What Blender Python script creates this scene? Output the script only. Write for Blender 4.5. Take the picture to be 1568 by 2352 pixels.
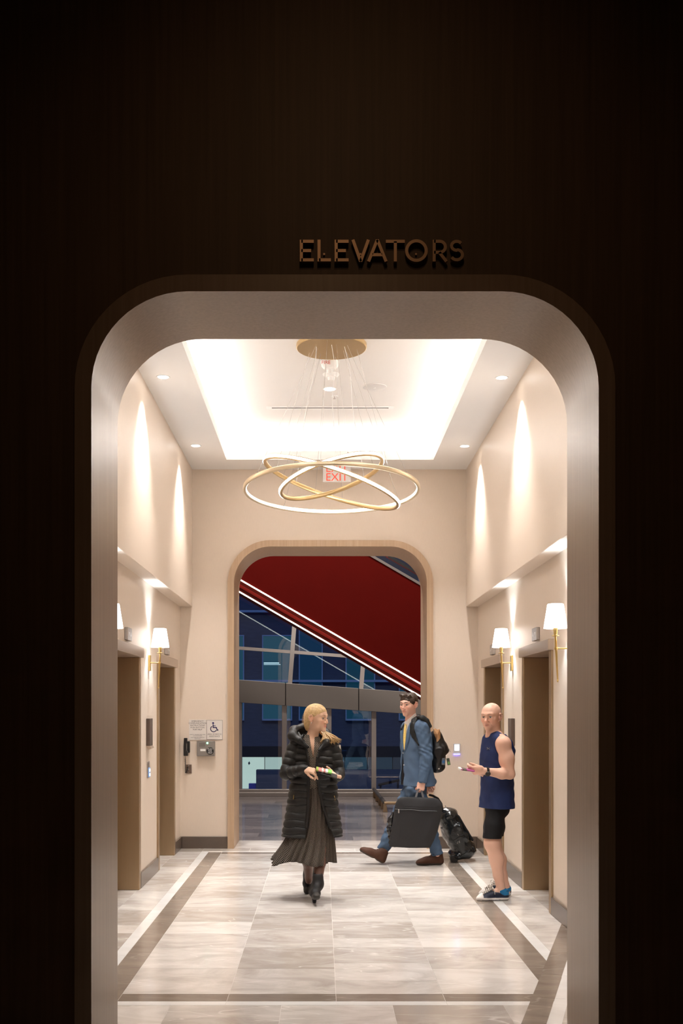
import bpy, bmesh, math, random
import numpy as np
from mathutils import Vector, Matrix
from mathutils.geometry import tessellate_polygon

sc = bpy.context.scene
for o in list(bpy.data.objects):
    bpy.data.objects.remove(o)
col = sc.collection
random.seed(7)

# ------------------------------------------------------------------ camera
F = 2500.0                      # focal length in pixels of the 1568 x 2352 frame
VX, VY = 738.0, 1632.0          # vanishing point of the corridor
CAMH = 1.62
cam_d = bpy.data.cameras.new('camera')
cam = bpy.data.objects.new('camera', cam_d); col.objects.link(cam)
cam_d.sensor_fit = 'VERTICAL'; cam_d.sensor_height = 36.0
cam_d.lens = F / 2352 * 36
cam_d.shift_x = (784 - VX) / 2352
cam_d.shift_y = (VY - 1176) / 2352
cam_d.clip_start = 0.05; cam_d.clip_end = 200
cam.location = (0, 0, CAMH); cam.rotation_euler = (math.pi / 2, 0, 0)
sc.camera = cam

def P(px, py, d):
    return Vector(((px - VX) * d / F, d, CAMH - (py - VY) * d / F))

# ------------------------------------------------------------------ world: dusk sky
w = bpy.data.worlds.new('dusk_sky'); sc.world = w; w.use_nodes = True
w.node_tree.nodes['Background'].inputs[0].default_value = (0.030, 0.11, 0.42, 1)
w.node_tree.nodes['Background'].inputs[1].default_value = 0.6

sc.view_settings.view_transform = 'Standard'
sc.view_settings.look = 'None'
sc.view_settings.gamma = 1.0
sc.view_settings.exposure = 0.64
sc.view_settings.use_curve_mapping = False
sc.cycles.use_denoising = True

# dimensions of the lobby (metres, camera stands at x=0 y=0)
YF, YN, YE, YB = 4.855, 5.48, 12.8, 13.57     # portal front, lobby near wall, end wall, far portal back
XL, XR = -1.66, 1.84                           # lower walls
UL, UR = -1.52, 1.70                           # upper walls
ZC, ZS = 4.455, 2.84                           # ceiling, underside of the upper walls
CX0, CX1, CY0, CY1 = -1.073, 1.265, 5.98, 12.3 # coffer
ZT = 4.76                                      # coffer top

def lamp(name, kind, loc, power, color=(1, 1, 1), rot=(0, 0, 0), **kw):
    l = bpy.data.lights.new(name, kind); l.energy = power; l.color = color
    for k, v in kw.items(): setattr(l, k, v)
    o = bpy.data.objects.new(name, l); col.objects.link(o)
    o.location = loc; o.rotation_euler = rot
    return o

# cove lighting: long strips lying behind the coffer's lip, shining up onto the coffer top
COVE = 34.0
WARM = (1.0, 0.945, 0.89)
cyl_ = CY1 - CY0
for nm, loc, sx, sy, pw in (('cove_light_a', (CX0 - .10, (CY0 + CY1) / 2, ZC + .12), .06, cyl_, COVE),
                            ('cove_light_b', (CX1 + .10, (CY0 + CY1) / 2, ZC + .12), .06, cyl_, COVE),
                            ('cove_light_c', ((CX0 + CX1) / 2, CY1 + .10, ZC + .12), CX1 - CX0, .06, COVE * .40),
                            ('cove_light_d', ((CX0 + CX1) / 2, CY0 - .10, ZC + .12), CX1 - CX0, .06, COVE * .40)):
    lamp(nm, 'AREA', loc, pw, WARM, (math.pi, 0, 0), shape='RECTANGLE', size=sx, size_y=sy)
# the dim foyer the camera stands in: one picture light over the lettering, a weak ceiling light
lamp('sign_picture_light', 'SPOT', (0.18, 2.0, 5.7), 8.5, (1, .58, .30), (math.radians(52), 0, 0), spot_size=math.radians(66), spot_blend=1.0, shadow_soft_size=.04)
lamp('foyer_ceiling_light', 'AREA', (0.0, 1.0, 5.5), 5.0, (1, .60, .32), (0, 0, 0), shape='DISK', size=.5)
# the tall hall behind the far portal: ceiling lights
lamp('hall_light_a', 'AREA', (-1.6, 15.6, 8.5), 260, (1, .92, .86), (0, 0, 0), shape='DISK', size=.8)
lamp('hall_light_b', 'AREA', (1.9, 15.6, 8.5), 260, (1, .92, .86), (0, 0, 0), shape='DISK', size=.8)
lamp('hall_light_c', 'AREA', (0.0, 19.4, 8.5), 260, (1, .92, .86), (0, 0, 0), shape='DISK', size=.8)

# ------------------------------------------------------------------ materials
def newmat(name):
    m = bpy.data.materials.new(name); m.use_nodes = True
    return m, m.node_tree.nodes, m.node_tree.links, m.node_tree.nodes['Principled BSDF']

def mat(name, c, rough=.5, metal=0, spec=.5, coat=0, noise=0, nscale=30, stretch=(1, 1, 1), bump=0, sheen=0, sss=0, emit=None, est=0, alpha=None):
    m, N, L, b = newmat(name)
    b.inputs['Base Color'].default_value = (*c, 1)
    b.inputs['Roughness'].default_value = rough
    b.inputs['Metallic'].default_value = metal
    b.inputs['Specular IOR Level'].default_value = spec
    b.inputs['Coat Weight'].default_value = coat
    if sheen: b.inputs['Sheen Weight'].default_value = sheen
    if sss:
        b.inputs['Subsurface Weight'].default_value = sss
        b.inputs['Subsurface Radius'].default_value = (.012, .004, .002)
        b.inputs['Subsurface Scale'].default_value = 1
    if emit:
        b.inputs['Emission Color'].default_value = (*emit, 1); b.inputs['Emission Strength'].default_value = est
    if noise or bump:
        tc = N.new('ShaderNodeTexCoord'); mp = N.new('ShaderNodeMapping'); nz = N.new('ShaderNodeTexNoise')
        mp.inputs['Scale'].default_value = stretch
        nz.inputs['Scale'].default_value = nscale; nz.inputs['Detail'].default_value = 4
        L.new(tc.outputs['Object'], mp.inputs[0]); L.new(mp.outputs[0], nz.inputs['Vector'])
        if noise:
            mx = N.new('ShaderNodeMix'); mx.data_type = 'RGBA'; mx.blend_type = 'MIX'
            mx.inputs[6].default_value = (*[v * (1 - noise) for v in c], 1)
            mx.inputs[7].default_value = (*[min(1, v * (1 + noise)) for v in c], 1)
            L.new(nz.outputs['Fac'], mx.inputs[0]); L.new(mx.outputs[2], b.inputs['Base Color'])
        if bump:
            bp = N.new('ShaderNodeBump'); bp.inputs['Strength'].default_value = bump; bp.inputs['Distance'].default_value = .002
            L.new(nz.outputs['Fac'], bp.inputs['Height']); L.new(bp.outputs[0], b.inputs['Normal'])
    return m

def emis(name, c, s):
    m, N, L, b = newmat(name)
    b.inputs['Base Color'].default_value = (.8, .8, .8, 1)
    b.inputs['Emission Color'].default_value = (*c, 1); b.inputs['Emission Strength'].default_value = s
    return m

def stone(name, ca, cb, rough=.16, spread=1.0, vein=.35):
    """polished stone: long streaks along x, a few pale veins, tone varying from tile to tile"""
    m, N, L, b = newmat(name)
    b.inputs['Roughness'].default_value = rough
    b.inputs['Specular IOR Level'].default_value = .5
    ge = N.new('ShaderNodeNewGeometry'); oi = N.new('ShaderNodeObjectInfo')
    add = N.new('ShaderNodeVectorMath'); add.operation = 'MULTIPLY_ADD'
    cmb = N.new('ShaderNodeCombineXYZ')
    L.new(oi.outputs['Random'], cmb.inputs[0]); L.new(oi.outputs['Random'], cmb.inputs[1])
    add.inputs[1].default_value = (37, 53, 0)
    L.new(cmb.outputs[0], add.inputs[0]); L.new(ge.outputs['Position'], add.inputs[2])
    mp = N.new('ShaderNodeMapping'); mp.inputs['Scale'].default_value = (1.2, 2.3, 1)
    mp.inputs['Rotation'].default_value = (0, 0, .12)
    L.new(add.outputs[0], mp.inputs[0])
    nz = N.new('ShaderNodeTexNoise'); nz.inputs['Scale'].default_value = 1.7; nz.inputs['Detail'].default_value = 9
    nz.inputs['Roughness'].default_value = .62; nz.inputs['Distortion'].default_value = 1.1
    L.new(mp.outputs[0], nz.inputs['Vector'])
    r = N.new('ShaderNodeMapRange'); r.inputs[1].default_value = .32; r.inputs[2].default_value = .68
    L.new(nz.outputs['Fac'], r.inputs[0])
    s = N.new('ShaderNodeMath'); s.operation = 'MULTIPLY_ADD'; s.inputs[1].default_value = .85 * spread; s.inputs[2].default_value = -.30 * spread
    L.new(oi.outputs['Random'], s.inputs[0])
    a = N.new('ShaderNodeMath'); a.operation = 'ADD'; a.use_clamp = True
    sc_ = N.new('ShaderNodeMath'); sc_.operation = 'MULTIPLY'; sc_.inputs[1].default_value = .75
    L.new(r.outputs[0], sc_.inputs[0]); L.new(sc_.outputs[0], a.inputs[0]); L.new(s.outputs[0], a.inputs[1])
    mx = N.new('ShaderNodeMix'); mx.data_type = 'RGBA'
    mx.inputs[6].default_value = (*ca, 1); mx.inputs[7].default_value = (*cb, 1)
    L.new(a.outputs[0], mx.inputs[0])
    # thin pale veins
    mp2 = N.new('ShaderNodeMapping'); mp2.inputs['Rotation'].default_value = (0, 0, .55); mp2.inputs['Scale'].default_value = (.55, 2.2, 1)
    L.new(add.outputs[0], mp2.inputs[0])
    n2 = N.new('ShaderNodeTexNoise'); n2.inputs['Scale'].default_value = 1.3; n2.inputs['Detail'].default_value = 3; n2.inputs['Distortion'].default_value = .3
    L.new(mp2.outputs[0], n2.inputs['Vector'])
    sub = N.new('ShaderNodeMath'); sub.operation = 'SUBTRACT'; sub.inputs[1].default_value = .5; L.new(n2.outputs['Fac'], sub.inputs[0])
    ab = N.new('ShaderNodeMath'); ab.operation = 'ABSOLUTE'; L.new(sub.outputs[0], ab.inputs[0])
    vr = N.new('ShaderNodeMapRange'); vr.inputs[1].default_value = 0; vr.inputs[2].default_value = .006; vr.inputs[3].default_value = vein; vr.inputs[4].default_value = 0
    L.new(ab.outputs[0], vr.inputs[0])
    m2 = N.new('ShaderNodeMix'); m2.data_type = 'RGBA'; m2.inputs[7].default_value = (.88, .84, .80, 1)
    L.new(vr.outputs[0], m2.inputs[0]); L.new(mx.outputs[2], m2.inputs[6]); L.new(m2.outputs[2], b.inputs['Base Color'])
    return m

def wood(name, ca, cb, rough=.4, axis='z', spec=.5):
    m, N, L, b = newmat(name)
    b.inputs['Roughness'].default_value = rough; b.inputs['Specular IOR Level'].default_value = spec
    ge = N.new('ShaderNodeNewGeometry'); mp = N.new('ShaderNodeMapping')
    mp.inputs['Scale'].default_value = (60, 60, 1.2) if axis == 'z' else (1.2, 60, 60)
    nz = N.new('ShaderNodeTexNoise'); nz.inputs['Scale'].default_value = 1.0; nz.inputs['Detail'].default_value = 5
    L.new(ge.outputs['Position'], mp.inputs[0]); L.new(mp.outputs[0], nz.inputs['Vector'])
    mx = N.new('ShaderNodeMix'); mx.data_type = 'RGBA'
    mx.inputs[6].default_value = (*ca, 1); mx.inputs[7].default_value = (*cb, 1)
    r = N.new('ShaderNodeMapRange'); r.inputs[1].default_value = .3; r.inputs[2].default_value = .7
    L.new(nz.outputs['Fac'], r.inputs[0]); L.new(r.outputs[0], mx.inputs[0]); L.new(mx.outputs[2], b.inputs['Base Color'])
    return m

def glass(name, tint=(.75, .85, .95), rough=0.0, gl=.12):
    m, N, L, b = newmat(name)
    out = [n for n in N if n.type == 'OUTPUT_MATERIAL'][0]
    tr = N.new('ShaderNodeBsdfTransparent'); tr.inputs[0].default_value = (*tint, 1)
    g = N.new('ShaderNodeBsdfGlossy'); g.inputs['Roughness'].default_value = rough; g.inputs[0].default_value = (1, 1, 1, 1)
    fr = N.new('ShaderNodeFresnel'); fr.inputs[0].default_value = 1.5
    ad = N.new('ShaderNodeMath'); ad.operation = 'ADD'; ad.use_clamp = True; ad.inputs[1].default_value = gl; L.new(fr.outputs[0], ad.inputs[0])
    mx = N.new('ShaderNodeMixShader'); L.new(ad.outputs[0], mx.inputs[0]); L.new(tr.outputs[0], mx.inputs[1]); L.new(g.outputs[0], mx.inputs[2])
    L.new(mx.outputs[0], out.inputs[0])
    return m

M = {}
M['wall'] = mat('woven_wallcovering', (.71, .605, .51), .42, noise=.06, nscale=1, stretch=(260, 260, 14), spec=.4)
M['ceil'] = mat('ceiling_paint', (.80, .785, .77), .7, spec=.3)
M['darkwood'] = wood('dark_panel', (.115, .068, .036), (.165, .100, .055), .5)
M['trim'] = wood('portal_bronze_wood', (.36, .27, .20), (.43, .33, .25), .33)
M['trim2'] = wood('far_portal_oak', (.44, .30, .19), (.52, .37, .25), .4)
M['base'] = mat('dark_stone_base', (.115, .085, .068), .25, noise=.15, nscale=6)
M['tile'] = stone('pale_stone_tile', (.46, .405, .36), (.78, .735, .695), .12, .9, .6)
M['tiledark'] = stone('brown_stone_tile', (.20, .158, .128), (.32, .265, .22), .16, .6, .15)
M['tilewhite'] = stone('white_stone_tile', (.76, .74, .72), (.90, .89, .88), .14, .4, 0)
M['tilehall'] = stone('grey_hall_tile', (.16, .14, .14), (.34, .30, .29), .10, 1.0, .1)
M['grout'] = mat('grout', (.62, .585, .55), .5)
M['grouthall'] = mat('dark_grout', (.16, .14, .14), .5)
M['bronze'] = mat('brushed_bronze', (.40, .285, .175), .38, .7, noise=.08, nscale=1, stretch=(200, 200, 3))
M['bronzel'] = mat('light_bronze', (.50, .40, .32), .36, .7, noise=.06, nscale=1, stretch=(3, 3, 200))
M['brass'] = mat('satin_brass', (.62, .44, .17), .28, 1)
M['gold'] = mat('champagne_gold', (.60, .43, .22), .35, .9)
M['ring'] = mat('pale_champagne', (.74, .62, .44), .32, .65)
M['ledsoft'] = emis('led_diffuser_soft', (1, .93, .80), 2.0)
M['white'] = mat('white_plastic', (.82, .81, .80), .4)
M['steel'] = mat('brushed_steel', (.45, .42, .40), .35, .8)
M['black'] = mat('black_plastic', (.012, .012, .013), .35)
M['led'] = emis('led_white', (1, 1, .86), 1.7)
M['ledcool'] = emis('led_diffuser', (1, .97, .95), 9)
M['lens'] = emis('downlight_lens', (1, .95, .88), 14)
M['shade'] = emis('lit_fabric_shade', (1, .96, .93), 3.2)
M['darkgrey'] = mat('dark_grey_metal', (.085, .07, .062), .5, .3)
M['ink'] = mat('dark_print', (.06, .055, .06), .6)
M['inkblue'] = mat('navy_print', (.02, .015, .10), .6)
M['paper'] = mat('sign_plastic', (.72, .67, .63), .5)
M['letter'] = mat('sign_letter_metal', (.40, .27, .18), .35, .6)

# ------------------------------------------------------------------ mesh helpers
class G:
    """geometry collector: verts and faces of one mesh"""
    def __init__(s): s.v = []; s.f = []
    def add(s, v, f):
        n = len(s.v); s.v += [tuple(p) for p in v]; s.f += [tuple(i + n for i in q) for q in f]; return s
    def box(s, a, b):
        x0, y0, z0 = a; x1, y1, z1 = b
        return s.add([(x0, y0, z0), (x1, y0, z0), (x1, y1, z0), (x0, y1, z0), (x0, y0, z1), (x1, y0, z1), (x1, y1, z1), (x0, y1, z1)],
                     [(0, 3, 2, 1), (4, 5, 6, 7), (0, 1, 5, 4), (1, 2, 6, 5), (2, 3, 7, 6), (3, 0, 4, 7)])
    def prism(s, poly, a, b, axis='y'):
        """2D polygon extruded from a to b along axis. axis y: poly (x,z); x: (y,z); z: (x,y)"""
        n = len(poly)
        def pt(p, t):
            return {'y': (p[0], t, p[1]), 'x': (t, p[0], p[1]), 'z': (p[0], p[1], t)}[axis]
        v = [pt(p, a) for p in poly] + [pt(p, b) for p in poly]
        tri = tessellate_polygon([[Vector((p[0], p[1], 0)) for p in poly]])
        f = [tuple(t) for t in tri] + [tuple(i + n for i in reversed(t)) for t in tri]
        f += [(i, (i + 1) % n, (i + 1) % n + n, i + n) for i in range(n)]
        return s.add(v, f)
    def lathe(s, prof, n=24, c=(0, 0, 0), axis='z'):
        v = []; f = []
        for r, h in prof:
            for k in range(n):
                t = 2 * math.pi * k / n
                p = (r * math.cos(t), r * math.sin(t), h)
                if axis == 'y': p = (p[0], p[2], p[1])
                if axis == 'x': p = (p[2], p[0], p[1])
                v.append((p[0] + c[0], p[1] + c[1], p[2] + c[2]))
        m = len(prof)
        for i in range(m - 1):
            for k in range(n):
                f.append((i * n + k, i * n + (k + 1) % n, (i + 1) * n + (k + 1) % n, (i + 1) * n + k))
        loop_ = prof[0] == prof[-1]
        if prof[0][0] > 1e-6 and not loop_: f.append(tuple(range(n))[::-1])
        if prof[-1][0] > 1e-6 and not loop_: f.append(tuple((m - 1) * n + k for k in range(n)))
        return s.add(v, f)
    def tube(s, pts, r, n=8, closed=False, squash=None):
        pts = [Vector(p) for p in pts]; m = len(pts)
        rr = r if isinstance(r, (list, tuple)) else [r] * m
        v = []; f = []; prev = None
        for i, p in enumerate(pts):
            t = (pts[(i + 1) % m] - pts[i - 1]) if (closed or 0 < i < m - 1) else (pts[1] - pts[0] if i == 0 else pts[-1] - pts[-2])
            t.normalize()
            if prev is None:
                u = t.cross(Vector((0, 0, 1)))
                if u.length < .1: u = t.cross(Vector((0, 1, 0)))
            else: u = prev - t * prev.dot(t)
            u.normalize(); prev = u; q = t.cross(u)
            a, b_ = (1, 1) if squash is None else squash
            for k in range(n):
                ang = 2 * math.pi * k / n
                v.append(p + (u * math.cos(ang) * a + q * math.sin(ang) * b_) * rr[i])
        for i in range(m if closed else m - 1):
            j = (i + 1) % m
            for k in range(n): f.append((i * n + k, i * n + (k + 1) % n, j * n + (k + 1) % n, j * n + k))
        if not closed:
            f.append(tuple(range(n))[::-1]); f.append(tuple((m - 1) * n + k for k in range(n)))
        return s.add(v, f)
    def grid(s, pts):
        """pts[i][j] rows -> quads"""
        R, C = len(pts), len(pts[0])
        v = [p for row in pts for p in row]
        f = [(i * C + j, i * C + j + 1, (i + 1) * C + j + 1, (i + 1) * C + j) for i in range(R - 1) for j in range(C - 1)]
        return s.add(v, f)

def link(name, me, m, parent=None, loc=(0, 0, 0)):
    o = bpy.data.objects.new(name, me); col.objects.link(o)
    if m is not None:
        if len(me.materials) == 0: me.materials.append(m)
    o.location = loc
    if parent is not None: o.parent = parent
    return o

def obj(name, g, m, parent=None, smooth=False, bevel=0, origin=None, seg=1, angle=35):
    """one mesh object; its origin is moved to `origin` (world), parent assumed unrotated"""
    me = bpy.data.meshes.new(name)
    org = Vector(origin) if origin is not None else Vector((0, 0, 0))
    base = org
    me.from_pydata([tuple(Vector(v) - org) for v in g.v], [], g.f); me.update()
    bm = bmesh.new(); bm.from_mesh(me)
    bmesh.ops.recalc_face_normals(bm, faces=bm.faces)
    if bevel:
        es = [e for e in bm.edges if len(e.link_faces) == 2 and e.calc_face_angle(0) > .6]
        bmesh.ops.bevel(bm, geom=es, offset=bevel, segments=seg, affect='EDGES', profile=.5)
    bm.to_mesh(me); bm.free()
    if smooth:
        for p in me.polygons: p.use_smooth = True
        try: me.set_sharp_from_angle(angle=math.radians(angle))
        except Exception: pass
    o = link(name, me, m)
    if parent is not None:
        o.parent = parent
        o.location = base - wloc(parent)
    else: o.location = base
    return o

def wloc(o):
    p = Vector(o.location)
    while o.parent is not None:
        o = o.parent; p = p + Vector(o.location)
    return p

def tag(o, label, cat=None, group=None, kind=None):
    o['label'] = label
    if cat: o['category'] = cat
    if group: o['group'] = group
    if kind: o['kind'] = kind
    return o

def thing(name, loc, label, cat=None, group=None, kind=None):
    o = bpy.data.objects.new(name, None); col.objects.link(o); o.location = loc
    o.empty_display_size = .1
    return tag(o, label, cat, group, kind)

def struct(o, label):
    o['kind'] = 'structure'; o['label'] = label; return o

def copy_tree(o, parent=None, delta=None):
    c = o.copy(); col.objects.link(c)
    if parent is not None: c.parent = parent
    for ch in list(o.children): copy_tree(ch, c)
    if delta is not None: c.location = Vector(c.location) + Vector(delta)
    return c

def arch(x0, x1, top, r, z0=0.0, n=14):
    """points of an arched opening from bottom left, over the top, to bottom right"""
    p = [(x0, z0)]
    for k in range(n + 1):
        t = math.pi - (math.pi / 2) * k / n; p.append((x0 + r + r * math.cos(t), top - r + r * math.sin(t)))
    for k in range(n + 1):
        t = math.pi / 2 - (math.pi / 2) * k / n; p.append((x1 - r + r * math.cos(t), top - r + r * math.sin(t)))
    p.append((x1, z0)); return p

def text_geo(body, size, align='CENTER'):
    c = bpy.data.curves.new('t', 'FONT'); c.body = body; c.size = size; c.align_x = align; c.align_y = 'CENTER'
    c.resolution_u = 2
    o = bpy.data.objects.new('t', c); col.objects.link(o)
    dg = bpy.context.evaluated_depsgraph_get()
    me = bpy.data.meshes.new_from_object(o.evaluated_get(dg))
    v = [tuple(x.co) for x in me.vertices]; f = [tuple(p.vertices) for p in me.polygons]
    bpy.data.objects.remove(o); bpy.data.curves.remove(c); bpy.data.meshes.remove(me)
    return v, f

def print_text(g, body, size, c, y, squash=1.0):
    """flat lettering on a wall that faces the camera (normal -y), centred on c=(x,z)"""
    v, f = text_geo(body, size)
    g.add([(c[0] + p[0] * squash, y, c[1] + p[1]) for p in v], f)

# ------------------------------------------------------------------ the setting
PX0, PX1 = -1.026, 1.236      # both portals share one axis
NT, FT = 3.49, 3.545          # portal heights
RAD, TW = .43, .075

def wall_poly(ax0, ax1, top, r, X0, X1, Z1):
    a = arch(ax0, ax1, top, r)
    return [(X0, 0), (X0, Z1), (X1, Z1), (X1, 0)] + a[::-1]

# dark front wall (camera side) and its beige lobby side
g = G().prism(wall_poly(PX0 - TW + .01, PX1 + TW - .01, NT + TW - .01, RAD + TW, -4.2, 4.4, 5.8), YF + .02, YF + .3)
struct(obj('wall_front', g, M['darkwood']), 'dark brown panelled wall above and beside the near arched opening')
g = G().prism(wall_poly(PX0 - TW + .01, PX1 + TW - .01, NT + TW - .01, RAD + TW, -2.2, 2.4, 5.0), YF + .31, YN - .005)
struct(obj('wall_lobby_near', g, M['wall']), 'beige lobby side of the wall around the near arched opening')
def portal(name, y0, y1, top, m, label):
    o_ = arch(PX0 - TW, PX1 + TW, top + TW, RAD + TW, .0); i_ = arch(PX0, PX1, top, RAD, .0)
    return struct(obj(name, G().prism(o_ + i_[::-1], y0, y1), m, smooth=True, angle=30), label)
portal('trim_1', YF, YN, NT, M['trim'], 'wide bronze-brown rounded frame lining the near opening')
portal('trim_2', YE - .03, YB, FT, M['trim2'], 'light oak rounded frame lining the far opening')

# end wall
g = G().prism(wall_poly(PX0 - TW + .01, PX1 + TW - .01, FT + TW - .01, RAD + TW, -2.2, 2.4, 5.0), YE, YE + .25)
struct(obj('wall_back', g, M['wall']), 'beige woven end wall around the far arched opening')
g = G().prism(wall_poly(PX0 - TW + .01, PX1 + TW - .01, FT + TW - .01, RAD + TW, -4.6, 5.6, 9.2), YE + .26, YB - .01)
struct(obj('wall_hall_near', g, M['darkgrey']), 'hall side of the wall around the far arched opening')

# lower side walls with lift openings
ELEV = [(8.64, 9.91), (10.97, 12.25)]
FW = .09; OH = 2.10
def side_poly():
    p = [(YN, 0), (YN, ZS + .1), (YE, ZS + .1), (YE, 0)]
    for a, b in reversed(ELEV):
        p += [(b - FW * .5, 0), (b - FW * .5, OH + .045), (a + FW * .5, OH + .045), (a + FW * .5, 0)]
    return p
struct(obj('wall_left', G().prism(side_poly(), XL - .2, XL, 'x'), M['wall']), 'beige lower left wall with two lift openings')
struct(obj('wall_right', G().prism(side_poly(), XR, XR + .2, 'x'), M['wall']), 'beige lower right wall with two lift openings')
struct(obj('wall_left_upper', G().box((UL - .4, YN, ZS), (UL, YE, ZC + .35)), M['wall'], bevel=.004), 'upper left wall overhanging the lower one')
struct(obj('wall_right_upper', G().box((UR, YN, ZS), (UR + .4, YE, ZC + .35)), M['wall'], bevel=.004), 'upper right wall overhanging the lower one')

# ceiling with coffer
g = G()
T = .055; LIP = .10
g.box((UL, YN, ZC), (CX0, YE, ZC + T)); g.box((CX1, YN, ZC), (UR, YE, ZC + T))
g.box((CX0, YN, ZC), (CX1, CY0, ZC + T)); g.box((CX0, CY1, ZC), (CX1, YE, ZC + T))
# little upstands that hide the strips
u = .03
g.box((CX0 - u, CY0, ZC + T), (CX0, CY1, ZC + LIP)); g.box((CX1, CY0, ZC + T), (CX1 + u, CY1, ZC + LIP))
g.box((CX0, CY0 - u, ZC + T), (CX1, CY0, ZC + LIP)); g.box((CX0, CY1, ZC + T), (CX1, CY1 + u, ZC + LIP))
ceiling = struct(obj('ceiling', g, M['ceil']), 'white dropped ceiling border with a large lit recess')
S = .2
g = G(); g.box((CX0 - S - .05, CY0 - S - .05, ZT), (CX1 + S + .05, CY1 + S + .05, ZT + .05))
g.box((CX0 - S - .05, CY0 - S, ZC + T), (CX0 - S, CY1 + S, ZT)); g.box((CX1 + S, CY0 - S, ZC + T), (CX1 + S + .05, CY1 + S, ZT))
g.box((CX0 - S, CY0 - S - .05, ZC + T), (CX1 + S, CY0 - S, ZT)); g.box((CX0 - S, CY1 + S, ZC + T), (CX1 + S, CY1 + S + .05, ZT))
struct(obj('ceiling_recess', g, M['ceil']), 'white raised top of the lit ceiling recess')

# baseboards
BH, BT = .14, .02
def base_run(name, segs, x0, x1, lab):
    g = G()
    for a, b in segs: g.box((x0, a, 0), (x1, b, BH))
    struct(obj(name, g, M['base'], bevel=.003), lab)
SG = [(YN, ELEV[0][0]), (ELEV[0][1], ELEV[1][0]), (ELEV[1][1], YE)]
base_run('baseboard_left', SG, XL, XL + BT, 'dark stone skirting along the left wall')
base_run('baseboard_right', SG, XR - BT, XR, 'dark stone skirting along the right wall')
g = G().box((XL + BT, YE - BT, 0), (PX0 - TW, YE, BH)).box((PX1 + TW, YE - BT, 0), (XR - BT, YE, BH))
struct(obj('baseboard_back', g, M['base'], bevel=.003), 'dark stone skirting along the end wall')

# foyer shell around the camera, tall hall shell
struct(obj('floor_foyer', G().box((-4.2, -3, -.1), (4.4, YN - .02, -.012)), M['tiledark']), 'dark foyer floor before the near opening')
struct(obj('ceiling_foyer', G().box((-4.2, -3, 5.8), (4.4, YF + .3, 5.9)), M['darkwood']), 'dark foyer ceiling')
struct(obj('wall_foyer_left', G().box((-4.3, -3, 0), (-4.2, YF + .3, 5.8)), M['darkwood']), 'dark foyer side wall on the left')
struct(obj('wall_foyer_right', G().box((4.4, -3, 0), (4.5, YF + .3, 5.8)), M['darkwood']), 'dark foyer side wall on the right')
struct(obj('wall_foyer_back', G().box((-4.3, -3.1, 0), (4.5, -3, 5.8)), M['darkwood']), 'dark foyer wall behind the viewer')
HX0, HX1, YW, HZ = -4.6, 5.6, 20.6, 9.0
struct(obj('wall_hall_left', G().box((HX0 - .1, YE + .26, 0), (HX0, YW, HZ)), M['darkgrey']), 'dark side wall of the tall hall on the left')
struct(obj('wall_hall_right', G().box((HX1, YE + .26, 0), (HX1 + .1, YW, HZ)), M['darkgrey']), 'dark side wall of the tall hall on the right')
struct(obj('ceiling_hall', G().box((HX0, YE + .26, HZ), (HX1, YW + .1, HZ + .1)), M['darkgrey']), 'high ceiling of the tall hall')

# ------------------------------------------------------------------ floor with its stone pieces
floor = struct(obj('floor', G().box((XL - .5, YN - .02, -.1), (XR + .5, YE + .01, -.0015)), M['grout']), 'polished pale stone floor of the lift lobby')
_tile_cache = {}
def tile(x0, x1, y0, y1, m, parent=floor, z=0.0, gap=.0025):
    w_, l_ = round(x1 - x0 - gap, 4), round(y1 - y0 - gap, 4)
    if w_ <= .004 or l_ <= .004: return
    key = (w_, l_, m.name)
    if key not in _tile_cache:
        g = G().box((-w_ / 2, -l_ / 2, -.02), (w_ / 2, l_ / 2, 0))
        me = bpy.data.meshes.new('tile'); me.from_pydata(g.v, [], g.f); me.update(); me.materials.append(m)
        _tile_cache[key] = me
    return link('tile', _tile_cache[key], m, parent, ((x0 + x1) / 2, (y0 + y1) / 2, z))

TX = [-1.138, -.528, .082, .692, 1.302]
DW, WW = .155, .08
LO, HI = TX[0] - DW, TX[-1] + DW          # outer edges of the dark bands
YA, YZ = 6.22, 12.30                       # field of tiles between the cross bands
rt = random.Random(21)
for i in range(4):
    y = YA
    while y < YZ - .01:
        l = rt.choice([.152, .305, .305, .457, .61])
        if y < 8.6: l = rt.choice([.305, .457, .61, .61])
        e = min(YZ, y + l)
        if YZ - e < .1: e = YZ
        tile(TX[i], TX[i + 1], y, e, M['tile']); y = e
for side in (0, 1):
    a, b = ((LO, TX[0]), (TX[-1], HI))[side]
    c, d = ((LO - WW, LO), (HI, HI + WW))[side]
    y = YA - DW
    while y < YZ + DW - .01:
        e = min(YZ + DW, y + .61); tile(a, b, y, e, M['tiledark']); y = e
    y = YA - DW - WW
    while y < YZ + DW + WW - .01:
        e = min(YZ + DW + WW, y + 1.22); tile(c, d, y, e, M['tilewhite']); y = e
    f0, f1 = ((XL - .0, LO - WW), (HI + WW, XR))[side]
    y = YN
    while y < YE - .01:
        l = rt.choice([.305, .457, .61]); e = min(YE, y + l); tile(f0, f1, y, e, M['tile']); y = e
for y0, y1, m_ in ((YA - DW, YA, M['tiledark']), (YZ, YZ + DW, M['tiledark']), (YA - DW - WW, YA - DW, M['tilewhite']), (YZ + DW, YZ + DW + WW, M['tilewhite'])):
    for i in range(4): tile(TX[i], TX[i + 1], y0, y1, m_)
for y0, y1 in ((YN - .02, YA - DW - WW), (YZ + DW + WW, YE)):
    xs = [LO - WW, -.83, -.22, .39, 1.0, HI + WW]
    for i in range(5): tile(xs[i], xs[i + 1], y0, y1, M['tile'])
# lift thresholds
for (a, b) in ELEV:
    tile(XL - .40, XL, a + FW, b - FW, M['tile']); tile(XR, XR + .40, a + FW, b - FW, M['tile'])
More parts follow.
